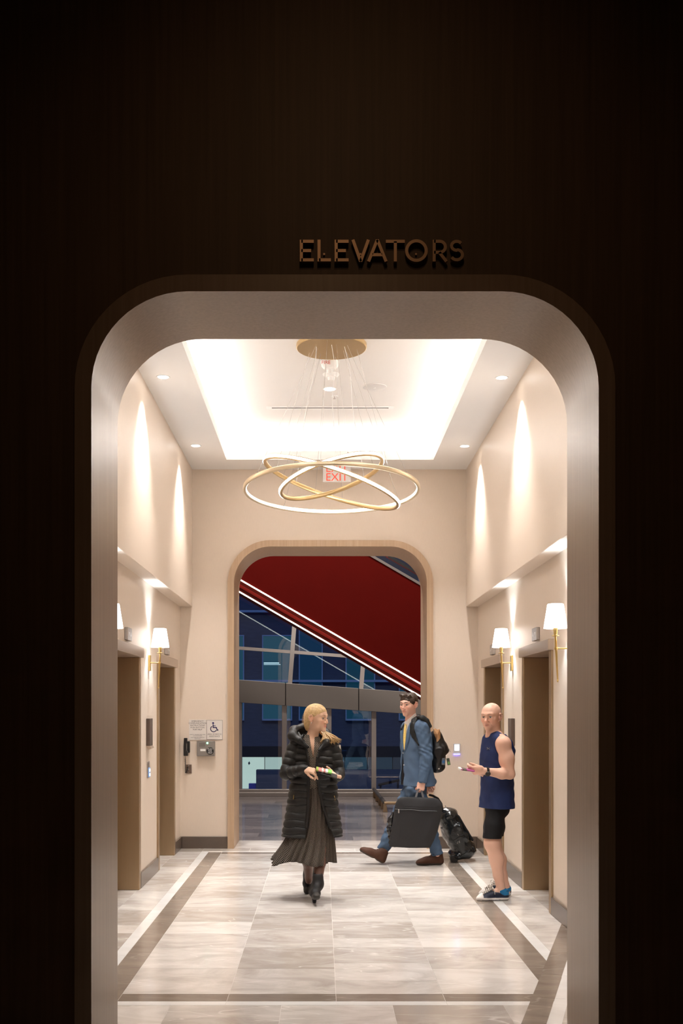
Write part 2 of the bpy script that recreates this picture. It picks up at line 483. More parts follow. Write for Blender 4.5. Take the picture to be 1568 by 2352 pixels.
# angled band that crosses the right corner near the opening
def skew(A, B, wid, m_, off):
    A, B = Vector(A), Vector(B); t = (B - A).normalized(); n = Vector((t.y, -t.x))
    q = [A + n * off, B + n * off, B + n * (off + wid), A + n * (off + wid)]
    return obj('angled_tile', G().prism([tuple(p) for p in q], -.012, .0015, 'z'), m_, floor)
A = (1.03, 5.62); B = (1.835, 8.31)
def lerp2(t): return (A[0] + (B[0] - A[0]) * t, A[1] + (B[1] - A[1]) * t)
for k in range(5):
    skew(lerp2(k / 5), lerp2(k / 5 + .199), .125, M['tiledark'], 0)
    if k < 4: skew(lerp2(k / 5), lerp2(k / 5 + .199), .075, M['tilewhite'], .127)

# hall floor beyond the far opening
hall = struct(obj('floor_hall', G().box((HX0, YE + .01, -.1), (HX1, YW + .1, -.0015)), M['grouthall']), 'dark grey polished stone floor of the hall beyond')
for x0, x1 in ((PX0, -.27), (-.27, .48), (.48, PX1)): tile(x0, x1, YE, YB, M['tile'], hall)
y = YB; k = 0
while y < YW - .05:
    e = min(YW - .12, y + .42); 
    x = -3.2 + (.45 if k % 2 else 0) + .13 * (k % 3)
    while x < 4.2:
        tile(x, x + .9, y, e, M['tilehall'], hall); x += .9
    y = e; k += 1
    if y > YW - .14: break
# ------------------------------------------------------------------ lifts
def lift(name, side, a, b, lab):
    """side -1: left wall, +1: right wall"""
    X = XL if side < 0 else XR
    s = -side                                   # direction into the room
    root = thing(name, (X, (a + b) / 2, 0), lab, kind='structure')
    lo, hi = X - s * .30, X + s * .018
    g = G().box((min(lo, hi), a, 0), (max(lo, hi), a + FW, OH)); obj('jamb', g, M['bronze'], root, bevel=.004)
    g = G().box((min(lo, hi), b - FW, 0), (max(lo, hi), b, OH)); obj('jamb', g, M['bronze'], root, bevel=.004)
    hi2 = X + s * .045
    g = G().box((min(lo, hi2), a - .01, OH), (max(lo, hi2), b + .01, OH + FW)); obj('header', g, M['bronzel'], root, bevel=.004)
    mid = (a + b) / 2
    d0, d1 = X - s * .30, X - s * .34
    for y0, y1 in ((a + .01, mid - .002), (mid + .002, b - .01)):
        g = G().box((min(d0, d1), y0, .008), (max(d0, d1), y1, OH + .03)); obj('door_leaf', g, M['bronze'], root, bevel=.002)
    g = G().box((min(X - s * .31, X - s * .5), a, -.01), (max(X - s * .31, X - s * .5), b, .006)); obj('sill', g, M['steel'], root)
    return root
lift('door_1', -1, *ELEV[0], 'left bronze lift doorway nearer the viewer')
lift('door_2', -1, *ELEV[1], 'left bronze lift doorway nearer the far arched opening')
lift('door_3', 1, *ELEV[0], 'right bronze lift doorway nearer the viewer')
lift('door_4', 1, *ELEV[1], 'right bronze lift doorway behind the bald man')

def plate_x(g, X, s, t, y0, y1, z0, z1):
    a, b = X, X + s * t
    return g.box((min(a, b), y0, z0), (max(a, b), y1, z1))

for nm, side, e, lab in (('a', -1, ELEV[0], 'small steel hall lantern plate above the near left lift'), ('b', -1, ELEV[1], 'small steel hall lantern plate above the far left lift'),
                         ('c', 1, ELEV[0], 'small steel hall lantern plate above the near right lift'), ('d', 1, ELEV[1], 'small steel hall lantern plate above the far right lift')):
    X = XL if side < 0 else XR; s = -side; m_ = (e[0] + e[1]) / 2
    r = thing('hall_lantern', (X, m_, 2.2), lab, 'lantern', 'hall lanterns over the lifts')
    obj('plate', plate_x(G(), X, s, .03, m_ - .1, m_ + .1, 2.215, 2.325), M['steel'], r, bevel=.004)
    for k in (-1, 1):
        zc = 2.27; yc = m_ + k * .04; g = G()
        g.add([(X + s * .031, yc - .022, zc - .016 * k), (X + s * .031, yc + .022, zc - .016 * k), (X + s * .031, yc, zc + .022 * k)], [(0, 1, 2)])
        obj('arrow', g, M['white'], r)

for side, yc, lab, lab2 in ((-1, 10.40, 'brown vertical sign holder on the left wall between lifts', 'lit call button plate on the left wall'),
                            (1, 10.45, 'brown vertical sign holder behind the bald man on the right wall', 'lit call button plate partly hidden by the bald man')):
    X = XL if side < 0 else XR; s = -side
    r = thing('wall_sign_holder', (X, yc, 1.26), lab, 'sign')
    obj('panel', plate_x(G(), X, s, .035, yc - .09, yc + .09, 1.285, 1.545), mat('brown_plate', (.12, .085, .07), .35, .3), r, bevel=.003)
    q = [(X, 1.285), (X + s * .035, 1.285), (X + s * .05, 1.262), (X + s * .02, 1.25)]
    obj('lip', G().prism(q, yc - .09, yc + .09, 'y'), M['bronzel'], r)
    r = thing('call_button', (X, yc, .97), lab2, 'button')
    obj('plate', plate_x(G(), X, s, .012, yc - .05, yc + .05, .975, 1.135), M['steel'], r, bevel=.003)
    obj('display', plate_x(G(), X, s, .02, yc - .04, yc + .04, .985, 1.075), mat('screen_blue', (.02, .03, .06), .2, emit=(.25, .42, .75), est=.5), r)
    g = G()
    for zz in (1.008, 1.05): plate_x(g, X, s, .023, yc - .02, yc + .02, zz - .012, zz + .012)
    obj('button', g, emis('button_glow', (.7, .85, 1), 1.6), r)

# ------------------------------------------------------------------ wall sconces
def sconce(side, y, lab):
    X = XL if side < 0 else XR; s = -side
    ax = X + s * .112
    r = thing('wall_sconce', (X, y, 2.0), lab, 'sconce', 'wall sconces with white shades')
    obj('backplate', plate_x(G(), X, s, .022, y - .03, y + .03, 2.0, 2.152), M['brass'], r, bevel=.003)
    obj('arm', G().tube([(X + s * .02, y, 2.078), (ax - s * .004, y, 2.078)], .0055, 10), M['brass'], r, smooth=True)
    rod = G().tube([(ax, y, 2.172), (ax - s * .004, y, 2.078), (ax - s * .016, y, 1.846)], [.008, .009, .0055], 10)
    obj('rod', rod, M['brass'], r, smooth=True)
    obj('finial', G().lathe([(.0, -.014), (.004, -.012), (.004, -.006), (.008, 0), (.004, .006), (.0, .007)], 10, (ax - s * .016, y, 1.842)), M['brass'], r, smooth=True)
    obj('collar', G().lathe([(.0, -.013), (.012, -.010), (.014, 0), (.012, .010), (0, .013)], 12, (ax - s * .004, y, 2.078)), M['brass'], r, smooth=True)
    obj('candle_cup', G().lathe([(.0, .0), (.028, .002), (.028, .006), (.012, .010), (.015, .03), (.018, .062), (0, .062)], 16, (ax, y, 2.168)), M['brass'], r, smooth=True)
    obj('lamp_shade', G().lathe([(.084, 2.230), (.087, 2.227), (.060, 2.402), (.056, 2.407), (.052, 2.404), (.080, 2.232), (.084, 2.230)], 32, (ax, y, 0)), M['shade'], r, smooth=True)
    lamp('sconce_bulb', 'POINT', (ax, y, 2.33), 18, (.72, .87, 1.0), shadow_soft_size=.02)
sconce(-1, 8.02, 'wall sconce cut off by the near opening on the left')
sconce(-1, 10.45, 'whole brass wall sconce with white shade on the left wall')
sconce(1, 8.04, 'nearest brass wall sconce on the right, touching the opening edge')
sconce(1, 10.47, 'brass wall sconce on the right wall above the bald man')

# ------------------------------------------------------------------ recessed downlights and ceiling devices
def downlight(x, y, z, lab, power, rad=.045):
    r = thing('recessed_downlight', (x, y, z), lab, 'downlight', 'recessed ceiling downlights')
    obj('trim_ring', G().lathe([(rad, -.002), (rad + .012, -.004), (rad + .014, 0), (rad, .001), (rad, -.002)], 28, (x, y, z)), M['white'], r, smooth=True)
    obj('lens', G().lathe([(0, -.0015), (rad, -.0015), (rad, 0), (0, 0)], 28, (x, y, z)), M['lens'], r)
    lamp('downlight_lamp', 'SPOT', (x, y, z - .012), power, (1, .965, .92), spot_size=math.radians(84), spot_blend=.9, shadow_soft_size=.03)
DL = 190
downlight(-1.345, 9.25, ZC, 'recessed downlight at the left, nearer the viewer', DL)
downlight(-1.345, 11.65, ZC, 'recessed downlight at the left, above the far end', DL)
downlight(1.535, 9.27, ZC, 'recessed downlight at the right, nearer the viewer', DL)
downlight(1.535, 11.67, ZC, 'recessed downlight at the right, above the far end', DL)
downlight(.08, 10.63, ZT, 'centre downlight in the lit ceiling recess', 260, .055)
for x, nm in ((-1.345, 'left'), (1.535, 'right')):
    downlight(x, 6.85, ZC, f'{nm} recessed downlight hidden behind the near opening', DL)

r = thing('fire_strobe', (.075, 9.79, ZT), 'white fire alarm strobe with red lettering behind the chandelier canopy', 'alarm')
obj('body', G().lathe([(0, -.075), (.05, -.073), (.075, -.045), (.082, -.01), (.082, 0)], 28, (.075, 9.79, ZT)), M['white'], r, smooth=True)
obj('strobe_lens', G().lathe([(0, -.115), (.02, -.11), (.03, -.09), (.03, -.07), (0, -.07)], 18, (.075, 9.79, ZT)), mat('clear_lens', (.75, .75, .75), .1), r, smooth=True)
g = G(); print_text(g, 'FIRE', .045, (.04, ZT - .035), 9.79 - .081); obj('lettering', g, mat('red_print', (.6, .06, .03), .5), r)
r = thing('smoke_detector', (.09, 10.16, ZT), 'white round smoke detector on the lit ceiling', 'detector')
obj('base', G().lathe([(0, -.03), (.05, -.03), (.078, -.005), (.078, 0)], 28, (.09, 10.16, ZT)), M['white'], r, smooth=True)
obj('sensor_head', G().lathe([(0, -.06), (.026, -.058), (.03, -.05), (.034, -.03), (0, -.03)], 24, (.09, 10.16, ZT)), M['white'], r, smooth=True)
r = thing('sprinkler_cover', (.13, 10.87, ZT), 'small round sprinkler cover on the lit ceiling', 'sprinkler')
obj('escutcheon', G().lathe([(0, -.004), (.034, -.004), (.036, 0)], 24, (.13, 10.87, ZT)), M['white'], r, smooth=True)
obj('sprinkler_head', G().lathe([(0, -.03), (.014, -.029), (.014, -.026), (.005, -.024), (.005, -.004), (0, -.004)], 14, (.13, 10.87, ZT)), M['steel'], r, smooth=True)
r = thing('ceiling_speaker', (.515, 10.56, ZT), 'large flat round ceiling speaker on the lit ceiling', 'speaker')
obj('grille', G().lathe([(0, -.010), (.10, -.009), (.116, -.005), (.118, 0)], 36, (.515, 10.56, ZT)), mat('speaker_grille', (.66, .65, .64), .6), r, smooth=True)
obj('centre_cap', G().lathe([(0, -.013), (.012, -.012), (.012, -.01), (0, -.01)], 12, (.515, 10.56, ZT)), M['white'], r, smooth=True)
r = thing('linear_diffuser', (.09, 11.28, ZT), 'long slot air diffuser with black gap in the ceiling', 'vent')
obj('frame', G().box((-.57, 11.235, ZT - .006), (.75, 11.26, ZT)).box((-.57, 11.30, ZT - .006), (.75, 11.325, ZT)).box((-.57, 11.26, ZT - .006), (-.515, 11.30, ZT)).box((.695, 11.26, ZT - .006), (.75, 11.30, ZT)), M['white'], r)
obj('slot', G().box((-.515, 11.26, ZT - .002), (.695, 11.30, ZT)), M['black'], r)

# ------------------------------------------------------------------ exit sign
ye = 12.45
r = thing('exit_sign', (.175, ye, 4.2), 'red and white EXIT sign hanging behind the chandelier', 'sign')
obj('canopy', G().box((.05, ye - .02, ZC - .02), (.30, ye + .02, ZC)), M['white'], r, bevel=.003)
obj('panel', G().box((.015, ye - .006, 4.232), (.335, ye + .006, ZC - .02)), mat('edge_lit_acrylic', (.55, .50, .47), .3, emit=(1, .93, .9), est=.05), r, bevel=.002)
g = G(); print_text(g, 'EXIT', .125, (.175, 4.285), ye - .0075); obj('lettering', g, mat('exit_red', (.75, .06, .03), .5, emit=(1, .08, .04), est=.35), r)
g = G(); print_text(g, 'EXIT', .125, (.175, 4.385), ye - .0075); obj('lettering', g, mat('exit_red_reflection', (.75, .08, .05), .5, emit=(1, .08, .04), est=.2), r)  # dimmer upper EXIT, drawn in as the reflection of the lower one

# ------------------------------------------------------------------ chandelier
CH = P(761, 793, 9.34); CHX = CH.x
ch = thing('ring_chandelier', (CHX, 9.34, ZT), 'chandelier of three tilted gold light rings hanging on thin wires', 'chandelier')
obj('canopy', G().lathe([(0, -.035), (.295, -.035), (.302, -.030), (.302, 0), (0, 0)], 64, (CHX, 9.34, ZT)), M['gold'], ch, smooth=True)
def ring(name, R, zc, rot, led_in, wires, wr):
    rotm = rot.to_3x3(); c = Vector((CHX, 9.34, zc)); n = 96
    def sweep(prof):
        g = G(); v = []; f = []; m_ = len(prof)
        for k in range(n):
            t = 2 * math.pi * k / n
            for (dr, dz) in prof:
                v.append(c + rotm @ Vector(((R + dr) * math.cos(t), (R + dr) * math.sin(t), dz)))
        for k in range(n):
            for j in range(m_): f.append((k * m_ + j, ((k + 1) % n) * m_ + j, ((k + 1) % n) * m_ + (j + 1) % m_, k * m_ + (j + 1) % m_))
        return g.add(v, f)
    hw, hh = .013, .019
    body = [(hw * math.copysign(abs(math.cos(a)) ** .6, math.cos(a)), hh * math.copysign(abs(math.sin(a)) ** .6, math.sin(a))) for a in [2 * math.pi * k / 14 for k in range(14)]]
    rg = obj(name, sweep(body), M['ring' if led_in else 'gold'], ch, smooth=True, angle=80)
    sgn = -1 if led_in else 1
    q = [(sgn * (hw - .002), -.012), (sgn * (hw + .004), -.009), (sgn * (hw + .005), 0), (sgn * (hw + .004), .009), (sgn * (hw - .002), .012)]
    obj('led_strip', sweep(q), M['ledsoft' if led_in else 'ledcool'], rg, smooth=True)
    for a in wires:
        t = math.radians(a)
        e = c + rotm @ Vector((R * math.cos(t), R * math.sin(t), .018))
        s_ = Vector((CHX + wr * math.cos(t), 9.34 + wr * math.sin(t), ZT - .035))
        obj('wire', G().tube([s_, e], .0013, 5), M['steel'], ch)
        obj('wire_end', G().lathe([(0, -.012), (.005, -.01), (.005, .01), (0, .012)], 8, tuple(e)), M['steel'], ch, smooth=True)
Rx = lambda d: Matrix.Rotation(math.radians(d), 4, 'X')
Ry = lambda d: Matrix.Rotation(math.radians(d), 4, 'Y')
ring('outer_ring', .745, 3.515, Rx(-4.4), True, (35, 125, 215, 325), .16)
ring('middle_ring', .60, 3.57, Ry(18) , False, (5, 80, 150, 260), .22)
ring('small_ring', .455, 3.625, Ry(-17.3) @ Rx(-5.4), False, (30, 110, 190, 290), .12)
for dx, dy, ex, ey, ez in ((-.13, -.05, -.30, -.15, 3.55), (0, -.1, .03, -.40, 3.62), (.11, -.05, .28, -.1, 3.55)):
    p0 = Vector((CHX + dx, 9.34 + dy, ZT - .035))
    p1 = Vector((CHX + ex, 9.34 + ey, ez)); pts = []
    for k in range(9):
        t = k / 8; q = p0.lerp(p1, t); q.x += .02 * math.sin(t * 9) * (1 - t); pts.append(q)
    obj('power_cable', G().tube(pts, .0024, 6), M['white'], ch, smooth=True)

# ------------------------------------------------------------------ lettering over the opening
sg = thing('elevators_sign', (.22, YF, P(0, 605, YF).z), 'raised metal letters spelling ELEVATORS above the near opening', 'sign')
yl = YF - .012
kx = lambda cx: P(660 + cx / 3.564, 0, yl).x
kz = lambda cz: P(0, 530 + cz / 3.564, yl).z
SW = 7.0 * yl / F
def stroke(pts, wid=SW, closed=False):
    """flat-sided stroke polygons in the wall plane"""
    g = G()
    pts = [Vector(p) for p in pts]
    n = len(pts); L_ = []; R_ = []
    for i in range(n):
        if closed: t = pts[(i + 1) % n] - pts[i - 1]
        else: t = pts[min(i + 1, n - 1)] - pts[max(i - 1, 0)]
        t.normalize(); nn = Vector((-t.y, t.x)) * wid / 2
        L_.append(pts[i] + nn); R_.append(pts[i] - nn)
    rng = n if closed else n - 1
    for i in range(rng):
        j = (i + 1) % n
        g.prism([tuple(L_[i]), tuple(L_[j]), tuple(R_[j]), tuple(R_[i])], yl, yl + .022)
    return g
def letter(ch_, x0, x1):
    T0, B0 = 86, 238; MZ = (T0 + B0) / 2; h = 13
    z = lambda v: kz(v); x = lambda v: kx(v)
    g = G()
    def ln(*p):
        s_ = stroke([(x(a), z(b)) for a, b in p]); g.add(s_.v, s_.f)
    if ch_ in 'EL':
        ln((x0 + h, T0 - h), (x0 + h, B0 + h)); ln((x0 + h, B0), (x1, B0))
        if ch_ == 'E': ln((x0 + h, T0), (x1, T0)); ln((x0 + h, MZ), (x1 - 22, MZ))
    if ch_ == 'V': ln((x0 + h, T0 - h), ((x0 + x1) / 2, B0 + h)); ln((x1 - h, T0 - h), ((x0 + x1) / 2, B0 + h))
    if ch_ == 'A': ln((x0 + h, B0 + h), ((x0 + x1) / 2, T0 - h)); ln((x1 - h, B0 + h), ((x0 + x1) / 2, T0 - h)); ln((x0 + 45, B0 - 42), (x1 - 45, B0 - 42))
    if ch_ == 'T': ln((x0, T0), (x1, T0)); ln(((x0 + x1) / 2, T0), ((x0 + x1) / 2, B0 + h))
    if ch_ == 'O':
        c = ((x0 + x1) / 2, MZ); rx = (x1 - x0) / 2 - h; rz = (B0 - T0) / 2 + 4
        s_ = stroke([(x(c[0] + rx * math.cos(a)), z(c[1] + rz * math.sin(a))) for a in [2 * math.pi * k / 32 for k in range(32)]], closed=True); g.add(s_.v, s_.f)
    if ch_ == 'R':
        ln((x0 + h, T0 - h), (x0 + h, B0 + h))
        rr = (MZ + 14 - T0) / 2; cx = x1 - h - rr
        arc = [(x0 + h, T0)] + [(cx + rr * math.sin(a), T0 + rr - rr * math.cos(a)) for a in [math.pi * k / 10 for k in range(11)]] + [(x0 + h, T0 + 2 * rr)]
        ln(*arc); ln((cx - 5, T0 + 2 * rr), (x1 - 4, B0 + h))
    if ch_ == 'S':
        cx = (x0 + x1) / 2; r1 = 37; r2 = 42; rx = (x1 - x0) / 2 - h
        p = [(cx + rx * .92 * math.cos(a), T0 + r1 - r1 * math.sin(a)) for a in [math.radians(35 + k * 235 / 10) for k in range(11)]]
        p += [(cx + rx * math.cos(a), B0 - r2 - r2 * math.sin(a)) for a in [math.radians(80 - k * 230 / 10) for k in range(11)]]
        ln(*p)
    o = obj('letter', g, M['letter'], sg)
    cxm = x((x0 + x1) / 2)
    for zz in (z(110), z(215)):
        pass
    obj('standoff', G().box((cxm - .004, yl + .02, z(175) - .004), (cxm + .004, YF + .02, z(175) + .004)), M['letter'], o)
for ch_, a, b in (('E', 100, 215), ('L', 245, 355), ('E', 385, 500), ('V', 522, 675), ('A', 650, 820), ('T', 805, 960), ('O', 962, 1148), ('R', 1187, 1305), ('S', 1325, 1445)):
    letter(ch_, a, b)

# ------------------------------------------------------------------ emergency fittings on the end wall
def wz(px, py, y=YE): p = P(px, py, y); return p.x, p.z
def wbox(g, px0, py0, px1, py1, y0, y1):
    a = P(px0, py1, YE); b = P(px1, py0, YE)
    return g.box((a.x, y0, a.z), (b.x, y1, b.z))
yw = YE
r = thing('instruction_sign', P(454, 1700, yw), 'white emergency communication instruction sign left of the wheelchair sign', 'sign')
obj('plate', wbox(G(), 434, 1653, 473.4, 1699.5, yw - .006, yw), M['paper'], r, bevel=.001)
g = G()
for tx, py, sz in (('EMERGENCY', 1656.6, .0245), ('COMMUNICATION', 1661.3, .0245), ('INSTRUCTIONS', 1666.2, .0245), ('PUSH BUTTON', 1671.1, .0245), ('FOR HELP', 1675.9, .0245),
                   ('IDENTIFY YOURSELF AND YOUR', 1687.0, .0125), ('LOCATION PLEASE', 1690.0, .0125), ('WAIT HERE FOR OPERATOR', 1694.2, .0125), ('ASSISTANCE', 1697.0, .0125)):
    g = G(); print_text(g, tx, sz, wz(453.6, py), yw - .0068, 1.0); obj('lettering', g, M['ink'], r)
r = thing('wheelchair_sign', P(492, 1700, yw), 'white area of rescue assistance sign with dark blue wheelchair symbol', 'sign')
obj('plate', wbox(G(), 473.9, 1653.5, 511.2, 1699.3, yw - .007, yw), M['paper'], r, bevel=.001)
g = G()
wbox(g, 474.3, 1654.0, 510.8, 1654.5, yw - .0078, yw - .0071); wbox(g, 474.3, 1698.2, 510.8, 1698.7, yw - .0078, yw - .0071)
wbox(g, 474.3, 1654.5, 474.8, 1698.2, yw - .0078, yw - .0071); wbox(g, 510.3, 1654.5, 510.8, 1698.2, yw - .0078, yw - .0071)
obj('border_line', g, M['ink'], r)
g = G()
def cpx(x, y): p = P(410 + x / 13.067, 1640 + y / 13.067, YE); return (p.x, p.z)
def sign_stroke(pts, wpx):
    pts = [Vector(cpx(*p)) for p in pts]; wid = wpx / 13.067 * YE / F
    for i in range(len(pts) - 1):
        t = (pts[i + 1] - pts[i]).normalized(); nn = Vector((-t.y, t.x)) * wid / 2; e = t * wid * .25
        g.prism([tuple(pts[i] + nn - e), tuple(pts[i + 1] + nn + e), tuple(pts[i + 1] - nn + e), tuple(pts[i] - nn - e)], yw - .0085, yw - .0072)
g.prism([cpx(1038 + 30 * math.cos(a), 272 + 30 * math.sin(a)) for a in [2 * math.pi * k / 16 for k in range(16)]], yw - .0085, yw - .0072)
sign_stroke([(1038, 318), (1038, 405), (1135, 405), (1160, 485), (1190, 478)], 30)
sign_stroke([(1038, 355), (1110, 355)], 18)
sign_stroke([(1052 + 90 * math.cos(a), 445 + 88 * math.sin(a)) for a in [math.radians(30 + k * 205 / 14) for k in range(15)]], 24)
obj('wheelchair_symbol', g, M['inkblue'], r)
for tx, py, sq in (('AREA OF RESCUE', 1686.5, .95), ('ASSISTANCE', 1691.2, 1.0)):
    g = G(); print_text(g, tx, .0225, wz(492.5, py), yw - .0078, sq); obj('lettering', g, M['ink'], r)

r = thing('intercom_box', P(473, 1736, yw), 'grey emergency intercom with a black round push for help button', 'intercom')
obj('housing', wbox(G(), 453, 1702, 494, 1736.5, yw - .05, yw), mat('intercom_grey', (.30, .27, .25), .4, .3), r, bevel=.004)
g = G()
for i in range(7):
    for j in range(5):
        c = P(459.5 + i * 1.9, 1707 + j * 1.8, YE); g.lathe([(0, -.0515), (.003, -.0515), (.003, -.05), (0, -.05)], 6, (c.x, yw, c.z), 'y')
obj('speaker_holes', g, M['black'], r)
c = P(483.5, 1724.5, YE)
obj('push_button', G().lathe([(0, -.066), (.038, -.066), (.043, -.06), (.043, -.05), (0, -.05)], 28, (c.x, yw, c.z), 'y'), M['black'], r, smooth=True)
g = G()
for tx, dz in (('PUSH', .022), ('FOR', 0), ('HELP', -.022)): print_text(g, tx, .024, (c.x, c.z + dz), yw - .0675)
obj('button_lettering', g, M['white'], r)
g = G(); print_text(g, 'EMERGENCY COMMUNICATION', .0145, wz(473.3, 1702.9), yw - .0512); obj('lettering', g, M['ink'], r)
obj('name_tag', wbox(G(), 461, 1719.8, 473, 1725, yw - .052, yw - .05), M['white'], r)
c = P(477, 1706.5, YE); obj('indicator_light', G().lathe([(0, -.06), (.008, -.058), (.011, -.05), (0, -.05)], 14, (c.x, yw, c.z), 'y'), emis('green_led', (.15, 1, .45), 4), r, smooth=True)

r = thing('wall_phone', P(430, 1736, yw), 'black wall phone handset with hanging coiled cord', 'phone')
obj('cradle', wbox(G(), 430.5, 1702, 436.5, 1729, yw - .05, yw), M['black'], r, bevel=.006)
a = P(427.5, 1694.5, YE); b = P(427.5, 1735.5, YE)
hs = G().prism([(a.x - .02, b.z), (a.x - .021, (a.z + b.z) / 2), (a.x - .016, a.z), (a.x + .024, a.z), (a.x + .022, a.z - .05), (a.x + .012, a.z - .07), (a.x + .012, b.z + .07), (a.x + .03, b.z + .05), (a.x + .03, b.z)], yw - .10, yw - .052)
obj('handset', hs, M['black'], r, bevel=.006, seg=2)
pts = []
for k in range(150):
    t = k / 149
    if t < .55: base_ = Vector((a.x - .002 + .006 * t, yw - .075, b.z - .20 * t / .55))
    else:
        u_ = (t - .55) / .45; base_ = Vector((a.x + .002 + .016 * math.sin(u_ * math.pi / 2), yw - .06 + .03 * u_, b.z - .20 + .012 * math.sin(math.pi * u_) * -1 + .07 * u_))
    ww = min(1, t * 8); pts.append(base_ + Vector((.006 * math.cos(k * 1.9), .006 * math.sin(k * 1.9), 0)) * ww)
obj('coiled_cord', G().tube(pts, .0022, 5), M['black'], r, smooth=True)
r = thing('jack_plate', P(433, 1776, yw), 'small brown metal phone jack plate under the handset', 'wall plate')
obj('plate', wbox(G(), 427, 1756, 440, 1776.5, yw - .006, yw), mat('jack_metal', (.22, .16, .13), .35, .6), r, bevel=.001)
g = G()
for py in (1758.5, 1767, 1774):
    c = P(433.3, py, YE); obj('screw', G().lathe([(0, -.009), (.005, -.008), (.006, -.006), (0, -.006)], 10, (c.x, yw, c.z), 'y'), M['steel'], r)
pass

r = thing('card_reader', P(1048, 1731, yw), 'small white wall reader with blue light under it', 'reader')
obj('housing', wbox(G(), 1041, 1708, 1056, 1731, yw - .025, yw), mat('reader_white', (.62, .63, .68), .35), r, bevel=.003)
obj('screen', wbox(G(), 1043, 1710, 1053.5, 1724, yw - .0265, yw - .025), emis('reader_screen', (.85, .92, 1), .85), r)
obj('status_light', wbox(G(), 1041.5, 1731, 1055.5, 1732.6, yw - .022, yw - .004), emis('reader_blue', (.16, .16, 1), 5), r)

# ------------------------------------------------------------------ tall hall: escalator
YS = 17.2; K = YS / F
red = mat('red_cladding', (.105, .0022, .0006), .65, spec=.08, noise=.1, nscale=3)
red_lit = mat('led_lit_red', (.40, .014, .008), .5)  # glow of the light lines on the fascia, put into a brighter red
redd = mat('dark_red_fascia', (.10, .010, .007), .8, spec=.1)
zl1 = lambda x: 3.677 - .577 * (x + 1.28)
zl2 = lambda x: zl1(x) - .195
ztp = lambda x: 4.056 - .58 * (x - .77)
XA, XB = -4.55, 4.4
es = thing('escalator', (XA, YS, 0), 'red clad escalator with glass sides and white light lines along it', 'escalator')
obj('side_cladding', G().prism([(XA, zl1(XA) + .02), (XB, zl1(XB) + .02), (XB, ztp(XB)), (XA, ztp(XA))], YS, YS + 1.3), red, es)
obj('lower_fascia', G().prism([(XA, zl2(XA) + .02), (XB, zl2(XB) + .02), (XB, zl1(XB)), (XA, zl1(XA))], YS + .06, YS + 1.24), redd, es)
obj('led_lit_band', G().prism([(XA, zl1(XA) - .115), (XB, zl1(XB) - .115), (XB, zl1(XB) - .06), (XA, zl1(XA) - .06)], YS + .045, YS + .06), red_lit, es)
for zf, yo in ((zl1, 0.0), (zl2, .055)):
    obj('light_line', G().prism([(XA, zf(XA) - .004), (XB, zf(XB) - .004), (XB, zf(XB) + .02), (XA, zf(XA) + .02)], YS + yo - .012, YS + yo + .03), M['led'], es)
obj('deck_trim', G().prism([(XA, ztp(XA)), (XB, ztp(XB)), (XB, ztp(XB) + .045), (XA, ztp(XA) + .045)], YS - .01, YS + .12), mat('deck_aluminium', (.5, .45, .42), .35, .7), es)
for k in range(8):
    x0 = XA + k * 1.12; x1 = x0 + 1.10
    obj('glass_panel', G().prism([(x0, ztp(x0) + .045), (x1, ztp(x1) + .045), (x1, ztp(x1) + .75), (x0, ztp(x0) + .75)], YS + .05, YS + .062), glass('balustrade_glass', (.75, .82, .85), gl=.05) if k == 0 else bpy.data.materials['balustrade_glass'], es)
obj('handrail', G().tube([(XA, YS + .056, ztp(XA) + .78), (XB, YS + .056, ztp(XB) + .78)], .04, 10), M['black'], es, smooth=True)
obj('inner_deck', G().prism([(XA, ztp(XA) + .18), (XB, ztp(XB) + .18), (XB, ztp(XB) + .22), (XA, ztp(XA) + .22)], YS + .14, YS + .30), M['steel'], es)

# low bronze rail standing on the hall floor
r = thing('floor_rail', (1.0, 17.3, 0), 'low bronze guard rail on short posts on the hall floor', 'railing')
obj('rail', G().tube([(.98, 20.35, .15), (1.01, 17.35, .15)], .03, 10), M['darkgrey'], r, smooth=True)
obj('rail', G().tube([(1.0, 17.35, .145), (2.2, 17.35, .145)], .025, 10), M['bronze'], r, smooth=True)
for x, y in ((.985, 20.3), (.99, 19.4), (1.0, 18.6), (1.005, 17.9), (1.01, 17.36), (1.5, 17.36), (2.1, 17.36)):
    obj('post', G().prism([(x - .03, 0), (x + .045, 0), (x + .02, .13), (x - .02, .13)], y - .03, y + .03), M['bronze'], r, bevel=.004)

# ------------------------------------------------------------------ tall hall: glazed front
KW = YW / F
mull = mat('mullion_grey', (.46, .41, .38), .45, .3)
beamm = mat('beam_panel', (.20, .175, .155), .5, .1)
gl_ = glass('window_glass', (.80, .90, 1.0), gl=.03)
win = thing('window_1', (0, YW, 0), 'tall glazed front with grey mullions and a sloping dark band', kind='structure')
bb = lambda x: 1.777 - .0675 * (x + 1.632)
bt = lambda x: 2.205 - .072 * (x + 1.632)
obj('sill', G().box((HX0, YW - .12, 0), (HX1, YW + .1, .075)).box((HX0, YW - .07, .075), (HX1, YW + .1, .135)), mull, win, bevel=.004)
xs = [.144 + .845 * k for k in range(-5, 7)]
for i, x in enumerate(xs):
    obj('mullion', G().prism([(x - .045, .135), (x + .045, .135), (x + .045, bb(x)), (x - .045, bb(x))], YW - .06, YW + .06), mull, win, bevel=.004)
    if i < len(xs) - 1:
        a, b = x + .045, xs[i + 1] - .045
        obj('pane', G().prism([(a, .135), (b, .135), (b, bb(b)), (a, bb(a))], YW - .012, YW + .012), gl_, win)
bx = [HX0, -3.45, -2.07, -.675, .70, 2.08, 3.45, HX1]
